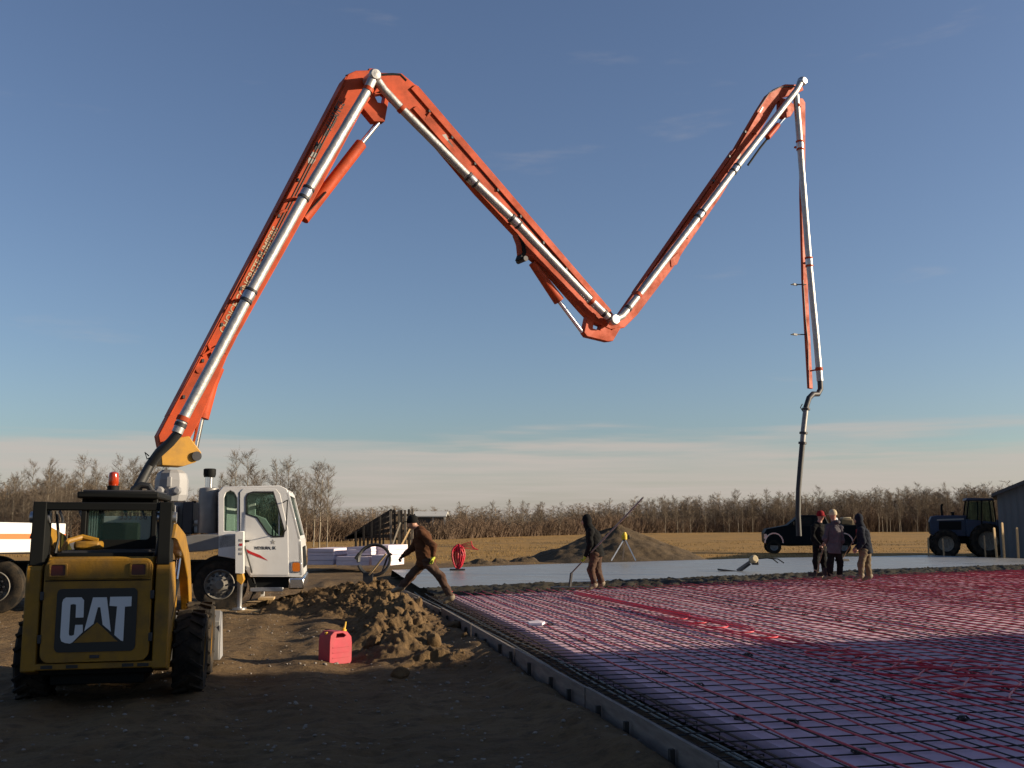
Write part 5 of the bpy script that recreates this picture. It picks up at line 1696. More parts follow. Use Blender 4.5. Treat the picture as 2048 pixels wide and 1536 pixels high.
pipe([(354, 866), (366, 838), (497, 592), (612, 387), (735, 180), (748, 152)], SEC[0], 0.115, 0.64, joints=(((497, 592), 'pair'), ((612, 387), 'pair'), ((366, 838), 'clamp'), ((736, 180), 'clamp'), ((361, 850), 'dark')))
MB().lathe([(0, -0.42), (0.12, -0.41), (0.14, -0.36), (0.13, 0.0), (0.16, 0.06), (0.12, 0.14), (0, 0.15)], BB(748, 152, 0.64), BN, 18).build('swivel_elbow', M['foil'], SEC[0])
pipe([(750, 155), (768, 180), (803, 218), (944, 360), (1030, 443), (1180, 600), (1216, 634)], SEC[1], 0.106, joints=(((803, 218), 'clamp'), ((944, 360), 'pair'), ((1030, 443), 'pair'), ((1182, 602), 'clamp'), ((1208, 626), 'dark')))
MB().lathe([(0, -0.15), (0.12, -0.14), (0.15, -0.06), (0.15, 0.06), (0.12, 0.14), (0, 0.15)], BB(1226, 640, PO), BN, 18).build('swivel_elbow', M['steel'], SEC[1])
pipe([(1228, 640), (1244, 632), (1276, 592), (1400, 430), (1470, 338), (1592, 182), (1601, 165)], SEC[2], 0.100, joints=(((1276, 590), 'clamp'), ((1400, 430), 'pair'), ((1470, 338), 'pair'), ((1256, 617), 'dark')))
MB().lathe([(0, -0.14), (0.10, -0.13), (0.15, -0.05), (0.15, 0.05), (0.10, 0.13), (0, 0.14)], BB(1604, 163, PO), BN, 18).build('swivel_elbow', M['steel'], SEC[2])
pipe([(1592, 190), (1597, 250), (1600, 292), (1618, 524), (1632, 670), (1640, 762)], SEC[3], 0.098, joints=(((1600, 291), 'pair_o'), ((1618, 524), 'pair_o'), ((1595, 212), 'clamp'), ((1638, 738), 'clamp')))
# end elbow and hanging hose
line([BB(1640, 760, PO), BB(1641, 778, PO), BB(1636, 788, PO), BB(1626, 788, PO), BB(1618, 796, PO), BB(1612, 815, PO)], 0.085, 'end_elbow', 'dark_steel', SEC[3], 14)
hz_ = line([BB(1612, 815, PO), BB(1607, 860, PO), BB(1605, 888, PO)], 0.082, 'reducer_pipe', 'muffler', SEC[3], 14)
line([BB(1605, 886, PO), BB(1601, 930, PO), BB(1597, 980, PO), BB(1596, 1030, PO), BB(1598, 1072, PO)], [0.085, 0.082, 0.08, 0.08, 0.082], 'end_hose', 'hose', SEC[3], 14)
for py in (818, 866, 886):
    px = 1612 if py < 830 else (1607 if py < 880 else 1605)
    MB().lathe([(0.07, -0.03), (0.125, -0.03), (0.125, 0.03), (0.07, 0.03)], BB(px, py, PO), (0.1, 0, 1), 14).build('hose_clamp', M['dark_steel'], SEC[3])
MB().tube([BB(1606, 808, PO) + Vector((-0.02, 0, 0)), BB(1604, 815, PO) + Vector((-0.05, 0, 0)), BB(1606, 823, PO)], 0.015, 6).build('lifting_eye', M['dark_steel'], SEC[3])
# struts beside section four
MB().bar(BB(1620, 742, 0.1), BB(1640, 738, PO), 0.05, 0.04).build('pipe_bracket', M['orange'], SEC[3])
for py in (569, 669):
    MB().bar(BB(1582, py, 0.12), BB(1612, py, 0.12), 0.03, 0.03).build('work_light_arm', M['black'], SEC[3])
    MB().box(BB(1590, py, 0.12), (0.16, 0.05, 0.06), (0, 0, BA - TYAW)).build('work_light', M['dark_steel'], SEC[3])
line([BB(1606, 560, .07), BB(1611, 640, .08), BB(1616, 690, .08), BB(1617, 770, .07)], 0.02, 'hydraulic_line', 'dark_steel', SEC[3])
# knuckle one: links and brackets
boom_panel([(722, 190), (760, 176), (775, 196), (766, 246), (744, 246), (724, 222)], 0.12, -0.12, 'knuckle_link', 'orange', SEC[0], holes=([(744, 192), (768, 188), (764, 210), (752, 208)],))
line([BB(692, 152, .05), BB(712, 148, .05), BB(728, 145, .05)], 0.03, 'hydraulic_line', 'black', SEC[0])
line([BB(762, 150, .1), BB(785, 149, .1), BB(800, 150, .1), BB(812, 162, .1)], 0.04, 'hydraulic_line', 'black', SEC[1])
boom_panel([(736, 138), (746, 138), (750, 152), (736, 152)], 0.05, -0.05, 'knuckle_lug', 'orange', SEC[0])
line([BB(606, 438, -.02), BB(722, 288, -.02)], 0.145, 'knuckle_cylinder', 'orange', SEC[0], 18)
line([BB(720, 290, -.02), BB(756, 246, -.02)], 0.065, 'cylinder_rod', 'chrome', SEC[0], 14)
line([BB(610, 430, .14), BB(640, 398, .16), BB(652, 384, .14)], 0.02, 'hydraulic_line', 'black', SEC[0])
# main lift cylinder under section one
line([BB(402, 836, -.02), BB(422, 765, -.02), BB(438, 735, -.02)], [0.165, 0.155, 0.12], 'lift_cylinder', 'orange', SEC[0], 18)
line([BB(386, 912, -.02), BB(402, 836, -.02)], 0.075, 'cylinder_rod', 'chrome', SEC[0], 14)
boom_panel([(446, 712), (466, 682), (470, 674), (462, 672), (440, 705)], 0.21, -0.21, 'cylinder_lug', 'orange', SEC[0])
# knuckle two
boom_panel([(1164, 666), (1172, 628), (1184, 640), (1182, 658), (1196, 662), (1200, 646), (1212, 650), (1218, 662), (1228, 655), (1238, 656), (1222, 683), (1212, 684), (1170, 674)], 0.10, -0.10, 'knuckle_link', 'orange', SEC[1])
boom_panel([(1030, 470), (1044, 488), (1048, 506), (1042, 520), (1035, 520), (1040, 506), (1037, 488)], 0.132, -0.132, 'bracket_web', 'black', SEC[1], bevel=0)
line([BB(1064, 526, 0), BB(1118, 602, 0)], [0.10, 0.15], 'knuckle_cylinder', 'orange', SEC[1], 18)
line([BB(1116, 600, 0), BB(1164, 664, 0)], 0.055, 'cylinder_rod', 'chrome', SEC[1], 14)
MB().lathe([(0, -0.2), (0.07, -0.2), (0.07, 0.2), (0, 0.2)], BB(1044, 520), BN, 14).build('cylinder_pin', M['dark_steel'], SEC[1])
boom_panel([(1336, 520), (1352, 506), (1356, 516), (1350, 530), (1338, 536)], 0.10, -0.10, 'cylinder_lug', 'orange', SEC[2])
# knuckle three
boom_panel([(1556, 196), (1570, 200), (1590, 214), (1578, 234), (1564, 238), (1556, 232)], 0.08, -0.08, 'knuckle_link', 'orange', SEC[2])
line([BB(1535, 275, 0), BB(1556, 250, 0)], 0.09, 'knuckle_cylinder', 'orange', SEC[2], 14)
line([BB(1555, 252, 0), BB(1570, 234, 0)], 0.04, 'cylinder_rod', 'chrome', SEC[2], 10)
line([BB(1496, 330, -.05), BB(1520, 296, -.05), BB(1536, 276, -.05)], 0.035, 'hydraulic_line', 'black', SEC[2])
line([BB(1514, 222, .09), BB(1538, 186, .10), BB(1560, 174, .09), BB(1590, 173, .09)], 0.02, 'hydraulic_line', 'dark_steel', SEC[2])
MB().bar(BB(1510, 242, .09), BB(1526, 214, .09), 0.012, 0.05).build('bright_strip', M['decal_white'], SEC[2])
# feed pipe climbing the turret
line([T(270, 985, 0.6), T(285, 958, 0.7), T(300, 930, 0.8), BB(318, 905, .42), BB(340, 885, .55), BB(356, 866, .64)], 0.10, 'feed_hose', 'hose', truck, 14)
line([T(262, 990, .5), T(268, 978, .5), T(283, 970, .5), T(298, 972, .5), T(306, 986, .5)], 0.07, 'feed_elbow', 'hose', truck, 12)

# lettering on section one
sa = BB(470, 655, 0.205); sb = BB(560, 465, 0.205)
ux = (BB(690, 172, .2) - BB(348, 830, .2)).normalized(); uy = (Vector((0, 0, 1)) - ux * ux.z)
uy = ux.cross(BN).normalized()
if uy.x > 0: uy = -uy
def on_boom(px, py, off, ux_, uy_):
    b = BB(px, py, off)
    return lambda a, c, w: b + ux_ * a + uy_ * c
text_into('CHOICE CONCRETE PUMPERS', 0.205, on_boom(449, 668, 0.204, ux, uy), 'boom_lettering', M['cream'], SEC[0], bold=0.004, spacing=1.0)
text_into('ALLIANCE', 0.27, on_boom(662, 262, 0.204, ux * 0.62, uy), 'boom_lettering', M['decal_black'], SEC[0], shear=0.15, bold=0.002, spacing=1.1)
def decal(loop, off, mk, sec, nm='decal'):
    m = MB(); P = [BB(a, b, off) for a, b in loop]
    m.add(P + [q - BN * 0.003 for q in P], [(0, 1, 2, 3), (7, 6, 5, 4), (0, 4, 5, 1), (1, 5, 6, 2), (2, 6, 7, 3), (3, 7, 4, 0)])
    m.build(nm, M[mk], sec)
decal([(654, 260), (660, 262), (655, 272), (648, 271)], 0.205, 'decal_black', SEC[0])
decal([(617, 314), (632, 319), (626, 328), (616, 326)], 0.205, 'decal_grey', SEC[0])
decal([(624, 303), (634, 306), (630, 316), (620, 312)], 0.205, 'decal_grey', SEC[0])
decal([(630, 288), (643, 286), (640, 296), (629, 301)], 0.206, 'decal_black', SEC[0])
decal([(882, 270), (892, 268), (898, 282), (887, 284)], 0.125, 'decal_grey', SEC[1])
decal([(890, 284), (898, 280), (907, 294), (898, 298)], 0.125, 'decal_black', SEC[1])
decal([(1472, 304), (1482, 308), (1478, 318), (1468, 317)], 0.085, 'decal_grey', SEC[2])
decal([(1478, 292), (1490, 288), (1485, 300), (1476, 304)], 0.085, 'decal_grey', SEC[2])
MB().lathe([(0, -0.01), (0.07, -0.01), (0.07, 0.02), (0, 0.02)], BB(398, 740, 0.21), BN, 14).build('access_cap', M['orange'], SEC[0])

# ================================================================== dark pickup on the field
PY = 57.0
def Pk(px, py): return atY(px, py, PY)
k0 = Pk(1548, 1104)
pk = thing('pickup_truck', 'dark blue pickup truck parked on the field behind the group of workers', 'pickup', (k0.x, PY, 0), R(-9))
def kk(loop): return [((lambda q: (q.x - k0.x, max(q.z, 0.0)))(Pk(a, b))) for a, b in loop]
LW = 1.9
lower = [(1530, 1084), (1529, 1066), (1534, 1058), (1576, 1050), (1640, 1050), (1680, 1050), (1710, 1050), (1712, 1086), (1700, 1090), (1660, 1090), (1580, 1092), (1536, 1090)]
MB().panel(kk(lower), [], lambda a, b, c: Vector((a, c, b)), 0, LW).build('body', M['pickup_paint'], pk, bevel=0.05)
cabl = [(1574, 1051), (1596, 1033), (1604, 1030), (1646, 1030), (1656, 1051)]
MB().panel(kk(cabl), [], lambda a, b, c: Vector((a, c, b)), 0.12, LW - 0.12).build('cab', M['pickup_paint'], pk, bevel=0.05)
for yy in (0.112, LW - 0.118):
    MB().panel(kk([(1583, 1049), (1600, 1035), (1622, 1034), (1622, 1049)]), [], lambda a, b, c: Vector((a, yy + c, b)), 0, 0.006).build('window', M['glass'], pk)
    MB().panel(kk([(1626, 1049), (1626, 1034), (1643, 1034), (1650, 1049)]), [], lambda a, b, c: Vector((a, yy + c, b)), 0, 0.006).build('window', M['glass'], pk)
for px in (1548, 1682):
    for yy in (0.12, LW - 0.12):
        c = Pk(px, 1086)
        wo = bpy.data.objects.new('wheel', None); COL.objects.link(wo); wo.parent = pk; wo.location = (c.x - k0.x, yy, 0.40)
        MB().lathe([(0.22, -0.12), (0.36, -0.13), (0.40, -0.08), (0.40, 0.08), (0.36, 0.13), (0.22, 0.12)], (0, 0, 0), (0, 1, 0), 28).build('tyre', M['rubber'], wo)
        MB().lathe([(0.23, -0.11), (0.20, -0.10), (0.16, -0.06), (0.05, -0.07), (0, -0.07)], (0, 0, 0), (0, 1, 0), 20).build('rim', M['muffler'], wo)
    arc = [(px + 19 * math.cos(R(a_)), 1086 - 21 * math.sin(R(a_))) for a_ in range(0, 181, 20)] + [(px + 16.5 * math.cos(R(a_)), 1086 - 18.5 * math.sin(R(a_))) for a_ in range(180, -1, -20)]
    MB().panel(kk(arc), [], lambda a, b, c: Vector((a, c, b)), -0.03, 0.03).build('wheel_arch_trim', M['chrome'], pk)
b_ = kk([(1711, 1075), (1717, 1082)])
MB().bx(b_[0][0], b_[0][0] + 0.15, 0.0, LW, b_[1][1], b_[0][1]).build('rear_bumper', M['chrome'], pk, bevel=0.03)
tl = kk([(1705, 1058), (1711, 1072)])
MB().bx(tl[0][0], tl[1][0] + 0.02, -0.012, 0.12, tl[1][1], tl[0][1]).build('tail_light', M['red'], pk)
mq = kk([(1584, 1051)])[0]
MB().bx(mq[0] - 0.06, mq[0] + 0.06, -0.22, -0.01, mq[1], mq[1] + 0.22).build('mirror', M['black'], pk, bevel=0.02)
MB().panel(kk([(1529, 1068), (1534, 1068), (1534, 1078), (1529, 1078)]), [], lambda a, b, c: Vector((a, c, b)), -0.01, 0.2).build('headlight', M['chrome'], pk)
# things in its bed
q = Pk(1694, 1050)
tk = thing('bed_toolbox', 'pale bundle standing in the bed of the dark pickup', 'bundle', (q.x, PY + 0.3, q.z - 0.02))
MB().box((0, 0, 0.18), (0.75, 0.7, 0.36)).build('box', M['tan_cloth'], tk, bevel=0.08); MB().box((0.02, -0.02, 0.40), (0.5, 0.5, 0.12)).build('lid', M['hat_tan'], tk, bevel=0.04)
q = Pk(1672, 1050)
ck = thing('water_jug', 'round white water jug in the pickup bed next to the pale bundle', 'jug', (q.x, PY + 0.2, q.z - 0.02))
MB().lathe([(0, 0), (0.19, 0), (0.2, 0.05), (0.2, 0.34), (0.14, 0.42), (0.06, 0.45), (0, 0.45)], (0, 0, 0), (0, 0, 1), 16).build('body', M['decal_white'], ck); MB().lathe([(0, 0.45), (0.06, 0.45), (0.06, 0.52), (0, 0.52)], (0, 0, 0), (0, 0, 1), 12).build('cap', M['red'], ck)

# ================================================================== blue tractor
TY = 51.0
def Tk(px, py): return atY(px, py, TY)
r0_ = Tk(1905, 1112)
tractor = thing('farm_tractor', 'blue farm tractor with a glass cab parked left of the grey shed', 'tractor', (r0_.x + 0.5, TY, 0), R(-18))
tractor.scale = (0.93, 0.93, 0.97)
def tt_(loop): return [((lambda q: (q.x - r0_.x, max(q.z, 0.0)))(Tk(a, b))) for a, b in loop]
fx = lambda a, b, c: Vector((a, c, b))
MB().panel(tt_([(1843, 1066), (1841, 1040), (1845, 1030), (1858, 1028), (1916, 1028), (1922, 1040), (1922, 1072), (1850, 1072)]), [], fx, 0.55, 1.55).build('hood', M['tractor_blue'], tractor, bevel=0.05)
MB().panel(tt_([(1842, 1064), (1840, 1042), (1843, 1040), (1845, 1064)]), [], fx, 0.6, 1.5).build('front_grille', M['black'], tractor)
MB().panel(tt_([(1860, 1040), (1905, 1040), (1905, 1058), (1860, 1058)]), [], fx, 0.53, 0.549).build('hood_screen', M['black'], tractor)
MB().panel(tt_([(1856, 1036), (1910, 1034), (1910, 1037), (1856, 1039)]), [], fx, 0.528, 0.549).build('hood_stripe', M['decal_grey'], tractor)
MB().panel(tt_([(1850, 1072), (1985, 1072), (1985, 1088), (1850, 1086)]), [], fx, 0.75, 1.35).build('frame', M['black'], tractor, bevel=0.02)
MB().panel(tt_([(1914, 992), (1966, 993), (1970, 998), (1912, 998)]), [], fx, 0.2, 1.9).build('cab_roof', M['tractor_blue'], tractor, bevel=0.04)
for (a_, b_) in (((1918, 998), (1914, 1036)), ((1943, 998), (1944, 1060)), ((1966, 998), (1972, 1042))):
    for yy in (0.25, 1.8):
        p0 = tt_([a_])[0]; p1 = tt_([b_])[0]
        MB().bar((p0[0], yy, p0[1]), (p1[0], yy, p1[1]), 0.07, 0.07, (0, 1, 0)).build('cab_post', M['black'], tractor)
for yy in (0.27, 1.78):
    MB().panel(tt_([(1919, 999), (1942, 999), (1943, 1040), (1916, 1036)]), [], fx, yy, yy + 0.006).build('cab_window', M['clear'], tractor)
    MB().panel(tt_([(1945, 999), (1965, 999), (1971, 1042), (1946, 1042)]), [], fx, yy, yy + 0.006).build('cab_window', M['clear'], tractor)
MB().panel(tt_([(1914, 1036), (1974, 1042), (1974, 1072), (1914, 1072)]), [], fx, 0.25, 1.85).build('cab_base', M['tractor_blue'], tractor, bevel=0.03)
e = tt_([(1868, 1030)])[0]; e1 = tt_([(1868, 1004)])[0]
MB().tube([(e[0], 1.0, e[1]), (e[0], 1.0, e1[1] - 0.1), (e[0] + 0.06, 1.0, e1[1])], 0.06, 10).build('exhaust', M['black'], tractor)
e = tt_([(1889, 1030)])[0]
MB().lathe([(0, 0), (0.08, 0), (0.08, 0.15), (0.11, 0.16), (0.11, 0.22), (0, 0.24)], (e[0], 0.8, e[1]), (0, 0, 1), 12).build('air_intake', M['black'], tractor)
for px, rr0 in ((1872, 0.72), (1955, 0.88)):
    for yy in (0.15, 1.95):
        c = tt_([(px, 1080)])[0]
        wo = bpy.data.objects.new('wheel', None); COL.objects.link(wo); wo.parent = tractor; wo.location = (c[0], yy, rr0 * 0.985); wo.rotation_euler = (0, 0, math.pi / 2)
        tyre_mesh(rr0, 0.52, 20).build('tyre', M['rubber'], wo, smooth=40)
        MB().lathe([(rr0 * .56, 0.2), (rr0 * .5, 0.12), (rr0 * .3, 0.05), (0.12, 0.06), (0, 0.06)], (0, 0, 0), (1 if yy > 1 else -1, 0, 0), 24).build('rim', M['wood_grey'], wo)
MB().panel(tt_([(1972, 1036), (1988, 1046), (1992, 1060), (1984, 1064), (1972, 1052)]), [], fx, 0.1, 0.6).build('fender', M['tractor_blue'], tractor, bevel=0.03)
p0 = tt_([(1974, 1046)])[0]; p1 = tt_([(1996, 1072)])[0]
MB().bar((p0[0], 0.5, p0[1]), (p1[0], 0.5, p1[1]), 0.08, 0.08, (0, 1, 0)).build('hitch_arm', M['black'], tractor)

# ================================================================== implicit-surface figures
def sdf_mesh(prims, vox, k=0.03, wrinkle=0.0, seed=0, clip=None):
    """prims: ('c', p0, p1, r0, r1) round cones or ('e', c, (rx, ry, rz)) ellipsoids -> vertices, quads (surface nets)"""
    lo = np.array([1e9] * 3); hi = -lo
    for p in prims:
        pts = [(p[1], max(p[3], p[4])), (p[2], max(p[3], p[4]))] if p[0] == 'c' else [(p[1], max(p[2]))]
        for q, r in pts:
            q = np.array(q[:]); lo = np.minimum(lo, q - r); hi = np.maximum(hi, q + r)
    lo -= vox * 3; hi += vox * 3
    n = np.ceil((hi - lo) / vox).astype(int) + 1
    D = np.full(n, 1.0)
    ax = [lo[i] + np.arange(n[i]) * vox for i in range(3)]
    for p in prims:
        pts = [(p[1], max(p[3], p[4])), (p[2], max(p[3], p[4]))] if p[0] == 'c' else [(p[1], max(p[2]))]
        a = np.min([np.array(q[:]) - r for q, r in pts], 0) - 3 * k - 2 * vox; b = np.max([np.array(q[:]) + r for q, r in pts], 0) + 3 * k + 2 * vox
        i0 = np.clip(((a - lo) / vox).astype(int), 0, n); i1 = np.clip(((b - lo) / vox).astype(int) + 2, 0, n)
        X, Y, Z = np.meshgrid(ax[0][i0[0]:i1[0]], ax[1][i0[1]:i1[1]], ax[2][i0[2]:i1[2]], indexing='ij')
        P = np.stack([X, Y, Z], -1)
        if p[0] == 'c':
            A = np.array(p[1][:]); B = np.array(p[2][:]); BAv = B - A
            t = np.clip(((P - A) @ BAv) / (BAv @ BAv + 1e-12), 0, 1)
            d = np.linalg.norm(P - A - t[..., None] * BAv, axis=-1) - (p[3] + (p[4] - p[3]) * t)
        else:
            c = np.array(p[1][:]); rad = np.array(p[2])
            q = (P - c) / rad; l = np.linalg.norm(q, axis=-1)
            g = np.linalg.norm(q / rad, axis=-1) + 1e-9
            d = l * (l - 1) / g
        blk = D[i0[0]:i1[0], i0[1]:i1[1], i0[2]:i1[2]]
        h = np.clip(0.5 + 0.5 * (blk - d) / k, 0, 1)
        D[i0[0]:i1[0], i0[1]:i1[1], i0[2]:i1[2]] = blk * (1 - h) + d * h - k * h * (1 - h)
    if wrinkle:
        X, Y, Z = np.meshgrid(*ax, indexing='ij')
        D = D + wrinkle * (fbm((X + Y * 0.7) * 14, Z * 20 + X * 6, seed, 2) + 0.5 * fbm(Y * 26, Z * 30, seed + 3, 2))
    if clip is not None:
        X, Y, Z = np.meshgrid(*ax, indexing='ij')
        D = np.maximum(D, (X - clip[0].x) * clip[1].x + (Y - clip[0].y) * clip[1].y + (Z - clip[0].z) * clip[1].z)
    ins = D < 0
    c = np.zeros(np.array(D.shape) - 1, int)
    cor = [(i, j, l) for i in (0, 1) for j in (0, 1) for l in (0, 1)]
    sl = lambda i, j, l: (slice(i, D.shape[0] - 1 + i), slice(j, D.shape[1] - 1 + j), slice(l, D.shape[2] - 1 + l))
    for q in cor: c += ins[sl(*q)]
    act = (c > 0) & (c < 8)
    S = np.zeros(act.shape + (3,)); Wt = np.zeros(act.shape)
    for q in cor:
        for axi in range(3):
            if q[axi]: continue
            q2 = list(q); q2[axi] = 1
            d0 = D[sl(*q)]; d1 = D[sl(*q2)]
            cr = (d0 < 0) != (d1 < 0)
            t = np.where(cr, d0 / np.where(np.abs(d0 - d1) < 1e-9, 1, d0 - d1), 0)
            pos = np.array(q, float)
            for a_ in range(3):
                S[..., a_] += np.where(cr, pos[a_] + (t if a_ == axi else 0), 0)
            Wt += cr
    ids = -np.ones(act.shape, int); ids[act] = np.arange(act.sum())
    I = np.argwhere(act)
    V = lo + (I + S[act] / Wt[act][:, None]) * vox
    F = []
    for axi in range(3):
        s0 = [slice(1, -1)] * 3; s0[axi] = slice(0, -1)
        A0 = ins[:-1, :-1, :-1] if False else None
        d0 = ins; sh = list(D.shape)
        i0 = [slice(1, sh[q] - 1) for q in range(3)]; i1 = [slice(1, sh[q] - 1) for q in range(3)]
        i0[axi] = slice(0, sh[axi] - 1); i1[axi] = slice(1, sh[axi])
        ch = ins[tuple(i0)] != ins[tuple(i1)]
        E = np.argwhere(ch)
        if not len(E): continue
        o_ = np.ones(3, int); o_[axi] = 0
        E = E + o_
        b_, c_ = [(1, 2), (2, 0), (0, 1)][axi]
        def cell(db, dc):
            q = E.copy(); q[:, b_] += db; q[:, c_] += dc
            return ids[q[:, 0], q[:, 1], q[:, 2]]
        quad = np.stack([cell(-1, -1), cell(0, -1), cell(0, 0), cell(-1, 0)], -1)
        st = ins[E[:, 0], E[:, 1], E[:, 2]]
        quad[~st] = quad[~st][:, ::-1]
        F.append(quad)
    F = np.concatenate(F); F = F[(F >= 0).all(1)]
    return V, F


def hand_prims(wr, dirv, palm_n, grip=0.9, s=1.0):
    """palm and five fingers; dirv = forearm direction, palm_n = direction the palm faces"""
    d = Vector(dirv).normalized(); n = Vector(palm_n); n = (n - d * n.dot(d)).normalized(); w = d.cross(n)
    P = []
    kn = wr + d * 0.085 * s
    for j, o in enumerate((-0.033, -0.011, 0.011, 0.031)):
        P.append(('c', wr + d * 0.02 + w * o * 0.6, kn + w * o, 0.016 * s, 0.013 * s))
        L = (0.040, 0.045, 0.042, 0.033)[j]
        a = kn + w * o; dd = d
        for q in range(3):
            ang = grip * (0.55 + 0.3 * q)
            dd = (d * math.cos(ang * (q + 1) * 0.8) + n * math.sin(ang * (q + 1) * 0.8)).normalized()
            b = a + dd * L * (1, 0.75, 0.55)[q]
            P.append(('c', a, b, 0.0105 * s, 0.009 * s)); a = b
    a = wr + d * 0.025 - w * 0.03; b = a + (d * 0.55 - w * 0.6 + n * 0.5).normalized() * 0.045; c = b + (d * 0.8 + n * 0.6).normalized() * 0.034
    P += [('c', a, b, 0.014 * s, 0.012 * s), ('c', b, c, 0.0115 * s, 0.009 * s)]
    return P


def person(label, Y, J, mats, root_px, hood=None, cap=None, face=(-1, 0, 0), vox=0.017, gloves=None, z0=0.0):
    """J: joint -> (px, py, dy); built in metres about a root on the ground"""
    rp = atY(root_px[0], root_px[1], Y)
    root = Vector((rp.x, Y, z0))
    t = thing('person', label, 'person', root)
    P = {k_: atY(v_[0], v_[1], Y + v_[2]) - root for k_, v_ in J.items()}
    f = Vector(face).normalized()
    hd = P['head']; nk = P['neck']; chst = P['chest']; pel = P['pelvis']
    body = []
    # head with jaw, nose, ears
    sidev = f.cross(Vector((0, 0, 1))).normalized()
    body += [('e', hd, (0.082, 0.082, 0.112)), ('e', hd + f * 0.025 + Vector((0, 0, -0.055)), (0.060, 0.060, 0.060)), ('e', hd + f * 0.10 + Vector((0, 0, -0.02)), (0.018, 0.018, 0.024)),
             ('e', hd + sidev * 0.08 + Vector((0, 0, -0.01)), (0.018, 0.018, 0.03)), ('e', hd - sidev * 0.08 + Vector((0, 0, -0.01)), (0.018, 0.018, 0.03)),
             ('c', hd - Vector((0, 0, 0.06)), nk, 0.055, 0.058)]
    body += [('c', nk, chst, 0.06, 0.12), ('c', chst, pel, 0.13, 0.125)]
    dn = (pel - chst).normalized()
    coat = [('c', nk + (chst - nk) * 0.25, chst, 0.10, 0.155), ('c', chst, pel + dn * 0.02, 0.168, 0.172), ('c', pel, pel + dn * 0.16, 0.172, 0.172)]
    if not hood: coat.append(('e', nk - f * 0.075 + Vector((0, 0, -0.02)), (0.09, 0.10, 0.06)))
    coat_trunk = list(coat)
    trous = [('c', pel + (chst - pel) * 0.1, pel, 0.135, 0.140)]
    bootp = []
    hands = []
    for sd in ('l', 'r'):
        sh, el, wr = P['sh_' + sd], P['el_' + sd], P['wr_' + sd]
        body += [('c', chst, sh, 0.07, 0.06), ('c', sh, el, 0.05, 0.04), ('c', el, wr, 0.042, 0.028)]
        coat += [('c', nk + (chst - nk) * 0.4, sh, 0.09, 0.082), ('c', sh, el, 0.080, 0.066), ('c', el, el + (wr - el) * 0.92, 0.066, 0.048)]
        hands += hand_prims(wr, wr - el, Vector((0, 0, -1)) if abs((wr - el).normalized().z) < 0.8 else f)
        hp_, kn, an = P['hip_' + sd], P['kn_' + sd], P['an_' + sd]
        toe = P.get('toe_' + sd, an + f * 0.17 - Vector((0, 0, 0.05)))
        body += [('c', pel, hp_, 0.09, 0.085), ('c', hp_, kn, 0.078, 0.055), ('c', kn, an, 0.055, 0.04), ('c', an, toe, 0.045, 0.035)]
        trous += [('c', pel, hp_, 0.125, 0.11), ('c', hp_, kn, 0.105, 0.082), ('c', kn, an + (kn - an) * 0.12, 0.082, 0.072)]
        bootp.append([('c', an + (kn - an) * 0.30, an, 0.066, 0.062), ('c', an, toe, 0.058, 0.045), ('c', an - (toe - an) * 0.25, an, 0.05, 0.058)])
    V1, F1 = sdf_mesh(body, vox, 0.035)
    V2, F2 = sdf_mesh(hands, 0.0075, 0.006)
    skin_o = np_mesh('body', np.concatenate([V1, V2]), np.concatenate([F1, F2 + len(V1)]), M['skin'], t, smooth=1)
    trunk_p = [q for q in coat if q in coat_trunk]; sleeve_p = [q for q in coat if q not in coat_trunk]
    Va, Fa = sdf_mesh(trunk_p, vox, 0.045, 0.013, 5, (pel + dn * 0.10, dn)); Vb_, Fb_ = sdf_mesh(sleeve_p, vox, 0.045, 0.013, 6)
    np_mesh('jacket', np.concatenate([Va, Vb_]), np.concatenate([Fa, Fb_ + len(Va)]), M[mats[0]], t, smooth=1)
    Vc, Fc = sdf_mesh(trous, vox, 0.045, 0.014, 9); np_mesh('trousers', Vc, Fc, M[mats[1]], t, smooth=1)
    for bp_ in bootp:
        Vc, Fc = sdf_mesh(bp_, vox, 0.03); np_mesh('boot', Vc, Fc, M[mats[2]], t, smooth=1)
    if hood:
        Vc, Fc = sdf_mesh([('e', hd - f * 0.022 + Vector((0, 0, 0.012)), (0.112, 0.112, 0.135)), ('c', hd - Vector((0, 0, 0.08)) - f * 0.02, nk + (chst - nk) * 0.35, 0.092, 0.12)], vox, 0.04, 0.004, 3)
        np_mesh('hood', Vc, Fc, M[hood], t, smooth=1)
    if cap:
        m = MB()
        m.lathe([(0.104, -0.035), (0.106, 0.03), (0.088, 0.085), (0.05, 0.115), (0, 0.122)], hd + Vector((0, 0, 0.018)), (0.06 * f.x, 0.06 * f.y, 1), 18)
        co = m.build('cap', M[cap], t, smooth=60)
        br = [hd + Vector((0, 0, 0.012)) + f * (0.08 + 0.085 * math.cos(R(a_))) + sidev * 0.08 * math.sin(R(a_)) for a_ in range(-90, 91, 15)]
        MB().add([p_ for p_ in br] + [p_ + Vector((0, 0, 0.012)) for p_ in br], [tuple(range(13)), tuple(range(25, 12, -1))] + [(i, i + 1, i + 14, i + 13) for i in range(12)] + [(12, 0, 13, 25)]).build('brim', M[cap], co)
    for sg in (-1, 1):
        MB().lathe([(0, -0.008), (0.008, -0.005), (0.009, 0), (0, 0.008)], hd + f * 0.078 + sidev * 0.030 * sg + Vector((0, 0, 0.012)), f, 8).build('eye', M['decal_black'], t)
